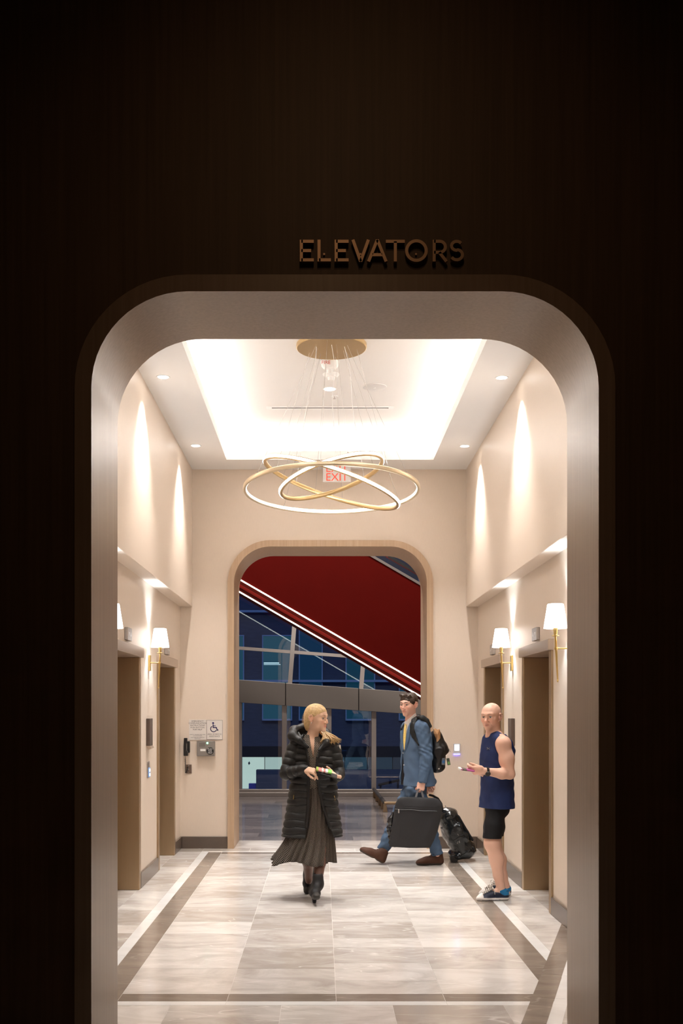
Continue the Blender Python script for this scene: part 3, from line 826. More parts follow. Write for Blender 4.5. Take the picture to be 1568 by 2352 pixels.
for a, b in zip(bx[:-1], bx[1:]):
    a += .007; b -= .007
    obj('band_panel', G().prism([(a, bb(a)), (b, bb(b)), (b, bt(b)), (a, bt(a))], YW - .16, YW + .06), beamm, win, bevel=.005)
obj('band_core', G().prism([(HX0, bb(HX0) + .01), (HX1, bb(HX1) + .01), (HX1, bt(HX1) - .01), (HX0, bt(HX0) - .01)], YW - .12, YW + .06), M['black'], win)
tz = lambda x, k: 2.80 - .075 * (x + 1.55) + 1.45 * k
ux = [-.552 + 1.352 * k for k in range(-3, 5)]
lean = lambda z: .075 * (z - 2.7)
for i, x in enumerate(ux):
    z0, z1 = bt(x) , HZ
    obj('mullion', G().prism([(x - .04 + lean(z0), z0), (x + .04 + lean(z0), z0), (x + .04 + lean(z1), z1), (x - .04 + lean(z1), z1)], YW - .06, YW + .06), mull, win)
    if i < len(ux) - 1:
        x2 = ux[i + 1]
        for k in range(5):
            lo = (lambda q: bt(q)) if k == 0 else (lambda q, k=k: tz(q, k - 1) + .03)
            hi = (lambda q, k=k: tz(q, k) - .03) if k < 4 else (lambda q: HZ)
            def sx(xx, zf):
                z = zf(xx); q = xx + lean(z); return (q, zf(q))
            a0, a1 = sx(x + .04, lo), sx(x + .04, hi); b0, b1 = sx(x2 - .04, lo), sx(x2 - .04, hi)
            obj('pane', G().prism([a0, b0, b1, a1], YW - .012, YW + .012), gl_, win)
            if k < 4: obj('transom', G().prism([(a1[0], a1[1]), (b1[0], b1[1]), (b1[0], b1[1] + .06), (a1[0], a1[1] + .06)], YW - .05, YW + .05), mull, win)

# ------------------------------------------------------------------ street outside at dusk
YO = 33.0
brick = mat('navy_brick', (.14, .115, .12), .8, noise=.25, nscale=1, stretch=(4, 4, 14))
def fx(px): return (px - VX) * YO / F
def fz(py): return CAMH - (py - VY) * YO / F
struct(obj('ground_street', G().box((-16, YW + .12, -1.1), (16, 40, -.85)), mat('asphalt', (.06, .06, .065), .7)), 'dark street surface outside the glazing')
bd = thing('street_building', (0, YO, -.85), 'dark brick building across the street with lit shopfront', 'building')
obj('wall', G().box((-14, YO, -.85), (14, YO + 1, 15)), brick, bd)
bluef = mat('painted_frame', (.55, .55, .55), .5)
def fbox(g, x0, y0, x1, y1, a, b): return g.box((fx(x0), YO - a, fz(y1)), (fx(x1), YO - b, fz(y0)))
def bwin(x0, y0, x1, y1, glow, est, lights=()):
    g = G(); t = 2.6
    fbox(g, x0, y0, x0 + t, y1, .12, 0); fbox(g, x1 - t, y0, x1, y1, .12, 0); fbox(g, x0 + t, y0, x1 - t, y0 + t, .12, 0); fbox(g, x0 + t, y1 - t * 1.5, x1 - t, y1, .2, 0)
    w_ = obj('window', g, bluef, bd)
    obj('pane', fbox(G(), x0 + t, y0 + t, x1 - t, y1 - t * 1.5, .06, .01), mat('lit_pane', (.02, .03, .04), .2, emit=glow, est=est), w_)
    for (a, b, c, d, e) in lights:
        obj('ceiling_lamp', fbox(G(), a, b, c, d, .075, .062), emis('far_lamp', (.85, 1, .8), e * .8), w_)
bwin(602, 1459, 671, 1655, (.03, .17, .22), .24, ((606, 1522, 641, 1524.2, .8), (606, 1525.8, 644, 1527.4, .6)))
bwin(510, 1459, 561, 1655, (.03, .2, .26), .2)
bwin(686, 1440, 741, 1655, (.02, .15, .30), .12)
bwin(793, 1459, 861, 1655, (.02, .14, .2), .18)
bwin(915, 1459, 985, 1655, (.02, .14, .2), .2)
for x0 in (350, 430, 1040, 1120): bwin(x0, 1459, x0 + 60, 1655, (.02, .14, .2), .2)
for x0 in (440, 602, 793, 960): bwin(x0, 1190, x0 + 66, 1390, (.02, .14, .2), .12)
obj('ledge', fbox(G(), 500, 1562, 1000, 1567, .25, 0), bluef, bd)
obj('ledge', fbox(G(), 400, 1403, 1000, 1408, .25, 0), bluef, bd)
obj('shop_fascia', fbox(G(), 380, 1714, 1100, 1738, .15, 0), M['black'], bd)
for x0, x1, gcol, e in ((548, 607, (.74, .80, .60), .60), (609, 648, (.70, .78, .60), .48), (650, 720, (.24, .36, .36), .25), (722, 790, (.16, .28, .32), .14), (792, 842, (.14, .26, .30), .13), (844, 900, (.16, .22, .26), .11), (902, 970, (.2, .2, .22), .10)):
    obj('shop_pane', fbox(G(), x0, 1739, x1, 1815, .10, .02), mat('shop_glow', (.03, .04, .04), .3, emit=gcol, est=e), bd)
obj('counter', fbox(G(), 592, 1765, 1100, 1830, .9, .45), mat('counter_navy', (.10, .10, .12), .6), bd)
obj('blue_box', fbox(G(), 574, 1797, 592, 1809, .6, .3), mat('blue_box', (.02, .06, .5), .5), bd)
obj('mural_motif', G().add([(fx(570), YO - .11, fz(1752)), (fx(573), YO - .11, fz(1748)), (fx(575), YO - .11, fz(1753)), (fx(572), YO - .11, fz(1757))], [(0, 1, 2, 3)]), M['ink'], bd)
r = thing('street_handrail', (3, 24, -.85), 'dark sloping handrail on the pavement outside the glazing', 'railing')
A_, B_ = P(868, 1803, 24), P(925, 1790, 24)
obj('rail', G().tube([A_, B_, B_ + (B_ - A_) * .6], .03, 8), M['black'], r, smooth=True)
for q in (A_ + (B_ - A_) * .1, A_ + (B_ - A_) * .8, A_ + (B_ - A_) * 1.5):
    obj('post', G().tube([q, (q.x, q.y, -.85)], .022, 8), M['black'], r, smooth=True)
# ------------------------------------------------------------------ sculpting kit: smooth volumes turned into meshes
from mathutils.bvhtree import BVHTree
f32 = np.float32
def A3(p): return np.array((p[0], p[1], p[2]), dtype=np.float64)
def unit(v): v = A3(v); return v / np.linalg.norm(v)

class Vol:
    def __init__(s, lo, hi, h):
        s.lo = A3(lo); s.h = h
        n = np.ceil((A3(hi) - s.lo) / h).astype(int) + 1
        s.n = n; s.D = np.full(tuple(n), 1.0, dtype=f32)
        s.ax = [(s.lo[i] + h * np.arange(n[i])).astype(f32) for i in range(3)]
    def sub(s, lo, hi):
        a = np.clip(np.floor((A3(lo) - s.lo) / s.h).astype(int), 0, s.n - 1)
        b = np.clip(np.ceil((A3(hi) - s.lo) / s.h).astype(int) + 1, 1, s.n)
        b = np.maximum(b, a + 1)
        sl = tuple(slice(a[i], b[i]) for i in range(3))
        return sl, s.ax[0][sl[0]][:, None, None], s.ax[1][sl[1]][None, :, None], s.ax[2][sl[2]][None, None, :]
    def comb(s, sl, d, k, op):
        D = s.D[sl]
        if op == 's':
            if k > 0:
                hh = np.maximum(k - np.abs(D + d), 0) / k
                s.D[sl] = np.maximum(D, -d) + hh * hh * k * .25
            else: s.D[sl] = np.maximum(D, -d)
        else:
            if k > 0:
                hh = np.maximum(k - np.abs(D - d), 0) / k
                s.D[sl] = np.minimum(D, d) - hh * hh * k * .25
            else: s.D[sl] = np.minimum(D, d)
    def cone(s, a, b, ra, rb=None, k=.02, flat=None, ff=1.0, op='u', disp=None):
        rb = ra if rb is None else rb
        a, b = A3(a), A3(b); m = max(ra, rb) + k + 3 * s.h + .01
        sl, X, Y, Z = s.sub(np.minimum(a, b) - m, np.maximum(a, b) + m)
        ba = b - a; l2 = max(float(ba @ ba), 1e-9)
        t = np.clip(((X - a[0]) * ba[0] + (Y - a[1]) * ba[1] + (Z - a[2]) * ba[2]) / l2, 0, 1)
        qx = X - a[0] - t * ba[0]; qy = Y - a[1] - t * ba[1]; qz = Z - a[2] - t * ba[2]
        q2 = qx * qx + qy * qy + qz * qz
        if flat is not None:
            n = unit(flat); qn = qx * n[0] + qy * n[1] + qz * n[2]
            q2 = q2 + qn * qn * (1 / ff ** 2 - 1)
        d = np.sqrt(q2) - (ra + (rb - ra) * t)
        if flat is not None: d = d * min(1, ff * 1.2)
        if disp is not None: d = d + disp(X, Y, Z, t)
        s.comb(sl, d.astype(f32), k, op)
    def chain(s, pts, rs, k=.02, flat=None, ff=1.0, op='u'):
        for i in range(len(pts) - 1): s.cone(pts[i], pts[i + 1], rs[i], rs[i + 1], k, flat, ff, op)
    def ell(s, c, r, R=None, k=.02, op='u'):
        c = A3(c); r = A3(r); m = r.max() + k + 3 * s.h + .005
        sl, X, Y, Z = s.sub(c - m, c + m)
        x, y, z = X - c[0], Y - c[1], Z - c[2]
        if R is not None:
            R = np.array(R)   # columns: local axes in world
            x, y, z = (x * R[0, 0] + y * R[1, 0] + z * R[2, 0]), (x * R[0, 1] + y * R[1, 1] + z * R[2, 1]), (x * R[0, 2] + y * R[1, 2] + z * R[2, 2])
        k0 = np.sqrt((x / r[0]) ** 2 + (y / r[1]) ** 2 + (z / r[2]) ** 2)
        k1 = np.sqrt((x / r[0] ** 2) ** 2 + (y / r[1] ** 2) ** 2 + (z / r[2] ** 2) ** 2) + 1e-9
        s.comb(sl, (k0 * (k0 - 1) / k1).astype(f32), k, op)
    def loft(s, sec, rot=0.0, k=.02, op='u', p=2.0, disp=None, grow=0.0):
        """sec: (z, cx, cy, r_a, r_b) stacked sections; a-axis turned by rot about z; p: superellipse power"""
        sec = sorted(sec); zz = np.array([q[0] for q in sec])
        mr = max(max(q[3], q[4]) for q in sec) + abs(grow) + k + 3 * s.h + .02
        lo = (min(q[1] for q in sec) - mr, min(q[2] for q in sec) - mr, zz[0] - k - .04 - abs(grow)); hi = (max(q[1] for q in sec) + mr, max(q[2] for q in sec) + mr, zz[-1] + k + .04 + abs(grow))
        sl, X, Y, Z = s.sub(lo, hi)
        f = lambda i: np.interp(Z, zz, [q[i] for q in sec])
        cx, cy, ra, rb = f(1), f(2), f(3) + grow, f(4) + grow
        c_, s_ = math.cos(rot), math.sin(rot)
        dx, dy = X - cx, Y - cy
        a = np.abs(dx * c_ + dy * s_) / ra; b = np.abs(-dx * s_ + dy * c_) / rb
        q = (a ** p + b ** p) ** (1 / p)
        d = (q - 1) * np.minimum(ra, rb)
        dz = np.maximum(zz[0] - grow - Z, Z - zz[-1] - grow)
        if disp is not None: d = d + disp(X, Y, Z)
        d = np.maximum(d, dz)
        s.comb(sl, d.astype(f32), k, op)
    def field(s, lo, hi, fn, k=0, op='u'):
        sl, X, Y, Z = s.sub(lo, hi); d = fn(X, Y, Z)
        s.comb(sl, np.broadcast_to(d, s.D[sl].shape).astype(f32), k, op)
    def add(s, lo, hi, fn):
        sl, X, Y, Z = s.sub(lo, hi); s.D[sl] += fn(X, Y, Z).astype(f32)
    def mesh(s):
        D = s.D; D[0] = D[-1] = 1; D[:, 0] = D[:, -1] = 1; D[:, :, 0] = D[:, :, -1] = 1
        S = D < 0; c = np.zeros(tuple(s.n - 1), dtype=np.int8)
        for i in (0, 1):
            for j in (0, 1):
                for k in (0, 1):
                    c += S[i:S.shape[0] - 1 + i, j:S.shape[1] - 1 + j, k:S.shape[2] - 1 + k]
        idx = np.argwhere((c > 0) & (c < 8)); N = len(idx)
        ids = np.full(c.shape, -1, dtype=np.int32); ids[tuple(idx.T)] = np.arange(N)
        pos = np.zeros((N, 3)); cnt = np.zeros(N)
        cs = [(0, 0, 0), (1, 0, 0), (0, 1, 0), (1, 1, 0), (0, 0, 1), (1, 0, 1), (0, 1, 1), (1, 1, 1)]
        dv = [D[tuple((idx + np.array(q)).T)] for q in cs]
        for i in range(8):
            for j in range(i + 1, 8):
                a, b = np.array(cs[i]), np.array(cs[j])
                if np.abs(a - b).sum() != 1: continue
                m = (dv[i] < 0) != (dv[j] < 0); t = np.where(m, dv[i] / (dv[i] - dv[j] + 1e-12), 0)
                pos += m[:, None] * (a + t[:, None] * (b - a)); cnt += m
        pos = s.lo + (idx + pos / cnt[:, None]) * s.h
        Q = []
        for ax in range(3):
            o1, o2 = (ax + 1) % 3, (ax + 2) % 3
            sa = [slice(None)] * 3; sb = [slice(None)] * 3; sa[ax] = slice(0, -1); sb[ax] = slice(1, None)
            sa = tuple(sa); sb = tuple(sb)
            e = np.argwhere(S[sa] != S[sb])
            ok = (e[:, o1] > 0) & (e[:, o2] > 0) & (e[:, o1] < s.n[o1] - 1) & (e[:, o2] < s.n[o2] - 1); e = e[ok]
            def cell(d1, d2):
                q = e.copy(); q[:, o1] -= d1; q[:, o2] -= d2; return ids[tuple(q.T)]
            q = np.stack([cell(1, 1), cell(0, 1), cell(0, 0), cell(1, 0)], 1)
            inside = S[tuple(e.T)]
            q[~inside] = q[~inside][:, ::-1]; Q.append(q)
        return pos, np.concatenate(Q)

def vmesh(name, pos, quads, m, parent, colfn=None, smooth=True, uv=None):
    me = bpy.data.meshes.new(name)
    org = np.array(wloc(parent)) if parent is not None else np.zeros(3)
    me.vertices.add(len(pos)); me.vertices.foreach_set('co', (pos - org).astype(f32).ravel())
    nq, w_ = quads.shape
    me.loops.add(nq * w_); me.loops.foreach_set('vertex_index', quads.astype(np.int32).ravel())
    me.polygons.add(nq); me.polygons.foreach_set('loop_start', np.arange(0, nq * w_, w_, dtype=np.int32))
    try: me.polygons.foreach_set('loop_total', np.full(nq, w_, dtype=np.int32))
    except Exception: pass
    me.update(calc_edges=True); me.validate()
    if smooth: me.polygons.foreach_set('use_smooth', np.ones(len(me.polygons), dtype=bool))
    if colfn is not None:
        c = colfn(pos); at = me.color_attributes.new('col', 'FLOAT_COLOR', 'POINT')
        at.data.foreach_set('color', np.concatenate([c, np.ones((len(c), 1))], 1).astype(f32).ravel())
    if uv is not None:
        l = me.uv_layers.new(name='UVMap'); vi = np.empty(len(me.loops), dtype=np.int32); me.loops.foreach_get('vertex_index', vi)
        l.data.foreach_set('uv', uv[vi].astype(f32).ravel())
    me.materials.append(m)
    o = bpy.data.objects.new(name, me); col.objects.link(o)
    if parent is not None: o.parent = parent
    return o

def vobj(name, vol, m, parent, colfn=None):
    p, q = vol.mesh(); return vmesh(name, p, q, m, parent, colfn)

def attr_mat(name, rough=.5, sss=.0, spec=.4, coat=0):
    m, N, L, b = newmat(name)
    a = N.new('ShaderNodeAttribute'); a.attribute_name = 'col'; L.new(a.outputs['Color'], b.inputs['Base Color'])
    b.inputs['Roughness'].default_value = rough; b.inputs['Specular IOR Level'].default_value = spec
    if sss:
        b.inputs['Subsurface Weight'].default_value = sss; b.inputs['Subsurface Radius'].default_value = (.010, .004, .002); b.inputs['Subsurface Scale'].default_value = 1
    return m
M['skin'] = attr_mat('skin', .48, .0, .35)

def cloth(name, c, rough=.8, noise=.12, nscale=160, sheen=.0, spec=.2):
    return mat(name, c, rough, noise=noise, nscale=nscale, sheen=sheen, spec=spec)

class Head:
    """f forward, l to the person's left, u up; metres at scale 1 (chin -.115, crown +.118)"""
    def __init__(s, c, yaw, pitch=0, roll=0, scale=1.0):
        # yaw measured from -Y (towards the camera) turning to -X
        f = np.array((-math.sin(yaw), -math.cos(yaw), 0)); u = np.array((0, 0, 1.0)); l = np.cross(u, f)
        f2 = f * math.cos(pitch) + u * math.sin(pitch); u2 = u * math.cos(pitch) - f * math.sin(pitch)
        l2 = l * math.cos(roll) + u2 * math.sin(roll); u3 = u2 * math.cos(roll) - l * math.sin(roll)
        s.c = A3(c); s.R = np.stack([f2, l2, u3], 1); s.s = scale
    def p(s, f, l, u): return s.c + s.R @ (np.array((f, l, u)) * s.s)
    def loc(s, pos): return ((pos - s.c) @ s.R) / s.s
    def sculpt(s, v, jaw=1.0, nose=1.0, brow=1.0, cheek=1.0, lips=1.0, male=True):
        S = s.s; R = s.R
        E = lambda c, r, k=.02, op='u': v.ell(s.p(*c), A3(r) * S, R, k * S, op)
        C = lambda a, b, ra, rb, k=.01: v.cone(s.p(*a), s.p(*b), ra * S, rb * S, k * S)
        E((-.012, 0, .036), (.098, .076, .083), .01)
        E((.026, 0, .010), (.063, .066, .085), .03)
        E((.022, 0, -.050), (.058, .056 * jaw, .056), .035)
        for g_ in (-1, 1):
            E((.004, g_ * .046 * jaw, -.058), (.028, .014, .026), .03)          # jaw corner
            E((.058, g_ * .043, -.020), (.022, .020 * cheek, .020), .025)       # cheekbone
        E((.072, 0, -.096), (.020, .024 * jaw, .019), .025)                      # chin
        E((.064, 0, -.062), (.024, .032, .026), .02)                             # muzzle
        C((.076, .040, .028), (.088, .012, .026), .011 * brow, .012 * brow, .018)
        C((.076, -.040, .028), (.088, -.012, .026), .011 * brow, .012 * brow, .018)
        for g_ in (-1, 1): E((.098, g_ * .032, .006), (.022, .021, .0135), .012, 's')
        for g_ in (-1, 1):
            E((.0715, g_ * .032, .005), (.0165, .0175, .0135), .004)             # lids over the eyeball
            E((.0895, g_ * .032, .0055), (.0105, .0150, .0054), .002, 's')        # eye opening
        C((.086, 0, .016), (.106 + .006 * (nose - 1) * 5, 0, -.026), .0075, .0095 * nose, .012)
        E((.104, 0, -.030), (.013 * nose, .0115 * nose, .0095), .008)
        for g_ in (-1, 1): E((.094, g_ * .0125, -.034), (.011, .008, .008), .006)
        E((.0865, 0, -.0575), (.0075, .023, .0050 * lips), .005)
        E((.0850, 0, -.0685), (.0075, .019, .0058 * lips), .005)
        E((.097, 0, -.0632), (.013, .023, .0016), .002, 's')
        for g_ in (-1, 1):
            E((-.009, g_ * .078, -.002), (.017, .0085, .029), .004)
            ep = [(.006, .074, .018), (-.004, .083, .031), (-.020, .089, .027), (-.027, .091, .008), (-.020, .086, -.014), (-.006, .078, -.029), (.004, .074, -.030)]
            for a_, b_ in zip(ep[:-1], ep[1:]): C((a_[0], g_ * a_[1], a_[2]), (b_[0], g_ * b_[1], b_[2]), .0055, .0055, .004)
            E((-.004, g_ * .091, .000), (.012, .007, .016), .004, 's')
    def eyes(s, parent, iris=(.10, .13, .16), look=0.0):
        mw = bpy.data.materials.get('eye_white') or mat('eye_white', (.50, .45, .43), .3)
        mi = mat('iris', iris, .15)
        mp = bpy.data.materials.get('pupil') or mat('pupil', (.01, .01, .01), .1)
        for g_ in (-1, 1):
            c = s.p(.0750, g_ * .032, .0050)
            gg = G(); n = 14
            gg.lathe([(0, -1)] + [(math.sin(math.pi * k / 10), -math.cos(math.pi * k / 10)) for k in range(1, 10)] + [(0, 1)], n)
            gg.v = [tuple(np.array(q) * .0128 * s.s + c) for q in gg.v]
            e = obj('eye', gg, mw, parent, smooth=True, angle=180)
            d = s.R @ np.array((math.cos(look), math.sin(look), -.06)); d = d / np.linalg.norm(d)
            for nm, rr, off, m_ in (('iris', .0064, .0114, mi), ('pupil', .0030, .0128, mp)):
                up = np.array((0, 0, 1.0)); a = np.cross(d, up); a /= np.linalg.norm(a); b = np.cross(a, d)
                ctr = c + d * off * s.s; q = G()
                q.add([tuple(ctr + d * .0012 * s.s)] + [tuple(ctr + (a * math.cos(t) + b * math.sin(t)) * rr * s.s) for t in [2 * math.pi * k / 14 for k in range(14)]], [(0, 1 + k, 1 + (k + 1) % 14) for k in range(14)])
                obj(nm, q, m_, e, smooth=True)
    def brows(s, parent, body, c, r=.0034, h=.030, lash=(.02, .014, .012)):
        w0 = np.array(wloc(body)); me = body.data
        vs = np.empty(len(me.vertices) * 3, dtype=f32); me.vertices.foreach_get('co', vs); vs = vs.reshape(-1, 3) + w0
        t_ = BVHTree.FromPolygons([tuple(q) for q in vs], [tuple(p.vertices) for p in me.polygons])
        def hit(l, u, off):
            h_ = t_.ray_cast(Vector(s.p(.25, l, u)), Vector(-s.R[:, 0]))
            return None if h_[0] is None else np.array(h_[0]) + s.R[:, 0] * off
        mb = mat('eyebrow_hair', c, .6); ml = bpy.data.materials.get('eyelash') or mat('eyelash', lash, .5)
        for g_ in (-1, 1):
            pts = [hit(g_ * (.013 + .036 * k / 7), h + .006 * math.sin(k / 7 * math.pi * .8) - .001, .0) for k in range(8)]
            pts = [q for q in pts if q is not None]
            if len(pts) > 3: obj('eyebrow', G().tube(pts, [r * .8] + [r] * 3 + [r * .9, r * .8, r * .6, r * .3][:len(pts) - 4], 6), mb, parent, smooth=True)
            pts = [hit(g_ * (.018 + .029 * k / 6), .0065 + .0058 * math.sin(math.pi * (.12 + .76 * k / 6)), -.0005) for k in range(7)]
            pts = [q for q in pts if q is not None]
            if len(pts) > 3: obj('eyelashes', G().tube(pts, .0013 * s.s, 5), ml, parent, smooth=True)
    def color(s, pos, base, lip, brow_c, red=(1.12, .84, .80), brow_h=.030, stubble=0, brow_t=.006):
        q = s.loc(pos); f, l, u = q[:, 0], q[:, 1], q[:, 2]
        c = np.tile(np.array(base), (len(pos), 1)).astype(float)
        def blend(w, colr): 
            nonlocal c
            c = c * (1 - w[:, None]) + np.array(colr) * w[:, None]
        g = lambda cf, cl, cu, rf, rl, ru: np.exp(-(((f - cf) / rf) ** 2 + ((np.abs(l) - cl) / rl) ** 2 + ((u - cu) / ru) ** 2))
        rc = np.array(base) * np.array(red)
        blend(.55 * g(.085, .034, -.03, .04, .022, .022), rc)
        blend(.6 * g(.11, 0, -.03, .02, .014, .014), rc)
        blend(.7 * g(-.005, .08, 0, .03, .012, .035), rc)
        if stubble: blend(stubble * np.clip((f - .02) / .04, 0, 1) * np.clip((-.035 - u) / .02, 0, 1) * (u > -.14), np.array(base) * np.array((.62, .56, .52)))
        blend(np.clip(1.6 * g(.095, 0, -.0635, .025, .020, .0085), 0, 1) * .85 * (f > .06), lip)
        return c

def hand(v, wrist, f, n, t, sc_=1.0, curl=(25, 35, 25), thumb=(.65, .65, .25), spread=.06, tcurl=20, curls=None, k=.006, wr=.026):
    """f to the fingertips, n out of the palm, t to the thumb side"""
    f = unit(f); n = A3(n); n = unit(n - f * (n @ f)); t_ = np.cross(f, n); t = t_ if t_ @ A3(t) > 0 else -t_
    w_ = A3(wrist)
    P_ = lambda a, b, c: w_ + (f * a + t * b + n * c) * sc_
    v.cone(P_(-.02, 0, 0), P_(.03, .002, 0), wr * sc_, .029 * sc_, .012, n, .72)
    v.cone(P_(.03, .012, 0), P_(.082, .022, 0), .024 * sc_, .019 * sc_, .012, n, .62)
    v.cone(P_(.03, -.010, 0), P_(.076, -.024, 0), .024 * sc_, .017 * sc_, .012, n, .66)
    v.cone(P_(.03, 0, 0), P_(.084, 0, 0), .024 * sc_, .019 * sc_, .012, n, .62)
    v.ell(P_(.032, .026, .010), np.array((.022, .018, .018)) * sc_, None, .014)
    lens = (.96, 1.06, 1.0, .78)
    for j in range(4):
        b = .028 - .0185 * j
        p = P_(.084 - .004 * abs(j - 1) - (.006 if j == 3 else 0), b, 0); r = (.0098, .0100, .0095, .0084)[j] * sc_
        cu = curl if curls is None else curls[j]
        a = 0; d0 = f + t * (spread * (1.2 - j * .8))
        d0 = unit(d0)
        for s_, (L_, c_) in enumerate(zip((.043, .027, .022), cu)):
            a += math.radians(c_); d = d0 * math.cos(a) + n * math.sin(a)
            q = p + d * L_ * lens[j] * sc_
            v.cone(p, q, r, r * .90, k if s_ else .010); p = q; r *= .90
    p = P_(.022, .026, .006); d = unit(f * thumb[0] + t * thumb[1] + n * thumb[2]); r = .0125 * sc_
    for s_, L_ in enumerate((.042, .033, .026)):
        q = p + d * L_ * sc_; v.cone(p, q, r, r * .88, .010 if s_ == 0 else k); p = q; r *= .88
        ax = unit(f * 1.0 - t * .4); d = unit(d + ax * math.tan(math.radians(tcurl)) * .8)
    return p

def project(px, py, o, off=.0):
    """where the photo ray through (px,py) meets object o"""
    dg = None
    me = o.data; k = o.name
    if k not in _bvh:
        w0 = wloc(o)
        vs = [tuple(Vector(v.co) + w0) for v in me.vertices]
        _bvh[k] = BVHTree.FromPolygons(vs, [tuple(p.vertices) for p in me.polygons])
    d = Vector(((px - VX) / F, 1, -(py - VY) / F)).normalized(); org = Vector((0, 0, CAMH))
    h = _bvh[k].ray_cast(org, d)
    if h[0] is None: return None
    return h[0] + h[1] * off, h[1]
_bvh = {}
def wnoise(X, Y, Z, s, amp, ph=0.0):
    return amp * (np.sin(X * s * 1.0 + 1.7 * np.sin(Z * s * .7 + ph)) * np.sin(Y * s * 1.1 + 2.1 + ph) * np.sin(Z * s * .9 + 1.3 * np.sin(X * s * .8)))
# ------------------------------------------------------------------ woman in the long quilted coat
def dots_mat(name, base, dot, su, sv, thr, use_uv):
    m, N, L, b = newmat(name)
    tc = N.new('ShaderNodeTexCoord'); sep = N.new('ShaderNodeSeparateXYZ')
    L.new(tc.outputs['UV' if use_uv else 'Object'], sep.inputs[0])
    def sinm(src, k):
        a = N.new('ShaderNodeMath'); a.operation = 'MULTIPLY'; a.inputs[1].default_value = k; L.new(src, a.inputs[0])
        c = N.new('ShaderNodeMath'); c.operation = 'SINE'; L.new(a.outputs[0], c.inputs[0]); return c.outputs[0]
    u = sinm(sep.outputs[0], su); v = sinm(sep.outputs[1 if use_uv else 2], sv)
    mu = N.new('ShaderNodeMath'); mu.operation = 'MULTIPLY'; L.new(u, mu.inputs[0]); L.new(v, mu.inputs[1])
    gt = N.new('ShaderNodeMath'); gt.operation = 'GREATER_THAN'; gt.inputs[1].default_value = thr; L.new(mu.outputs[0], gt.inputs[0])
    mx = N.new('ShaderNodeMix'); mx.data_type = 'RGBA'; mx.inputs[6].default_value = (*base, 1); mx.inputs[7].default_value = (*dot, 1)
    L.new(gt.outputs[0], mx.inputs[0]); L.new(mx.outputs[2], b.inputs['Base Color'])
    b.inputs['Roughness'].default_value = .7; b.inputs['Specular IOR Level'].default_value = .2
    return m

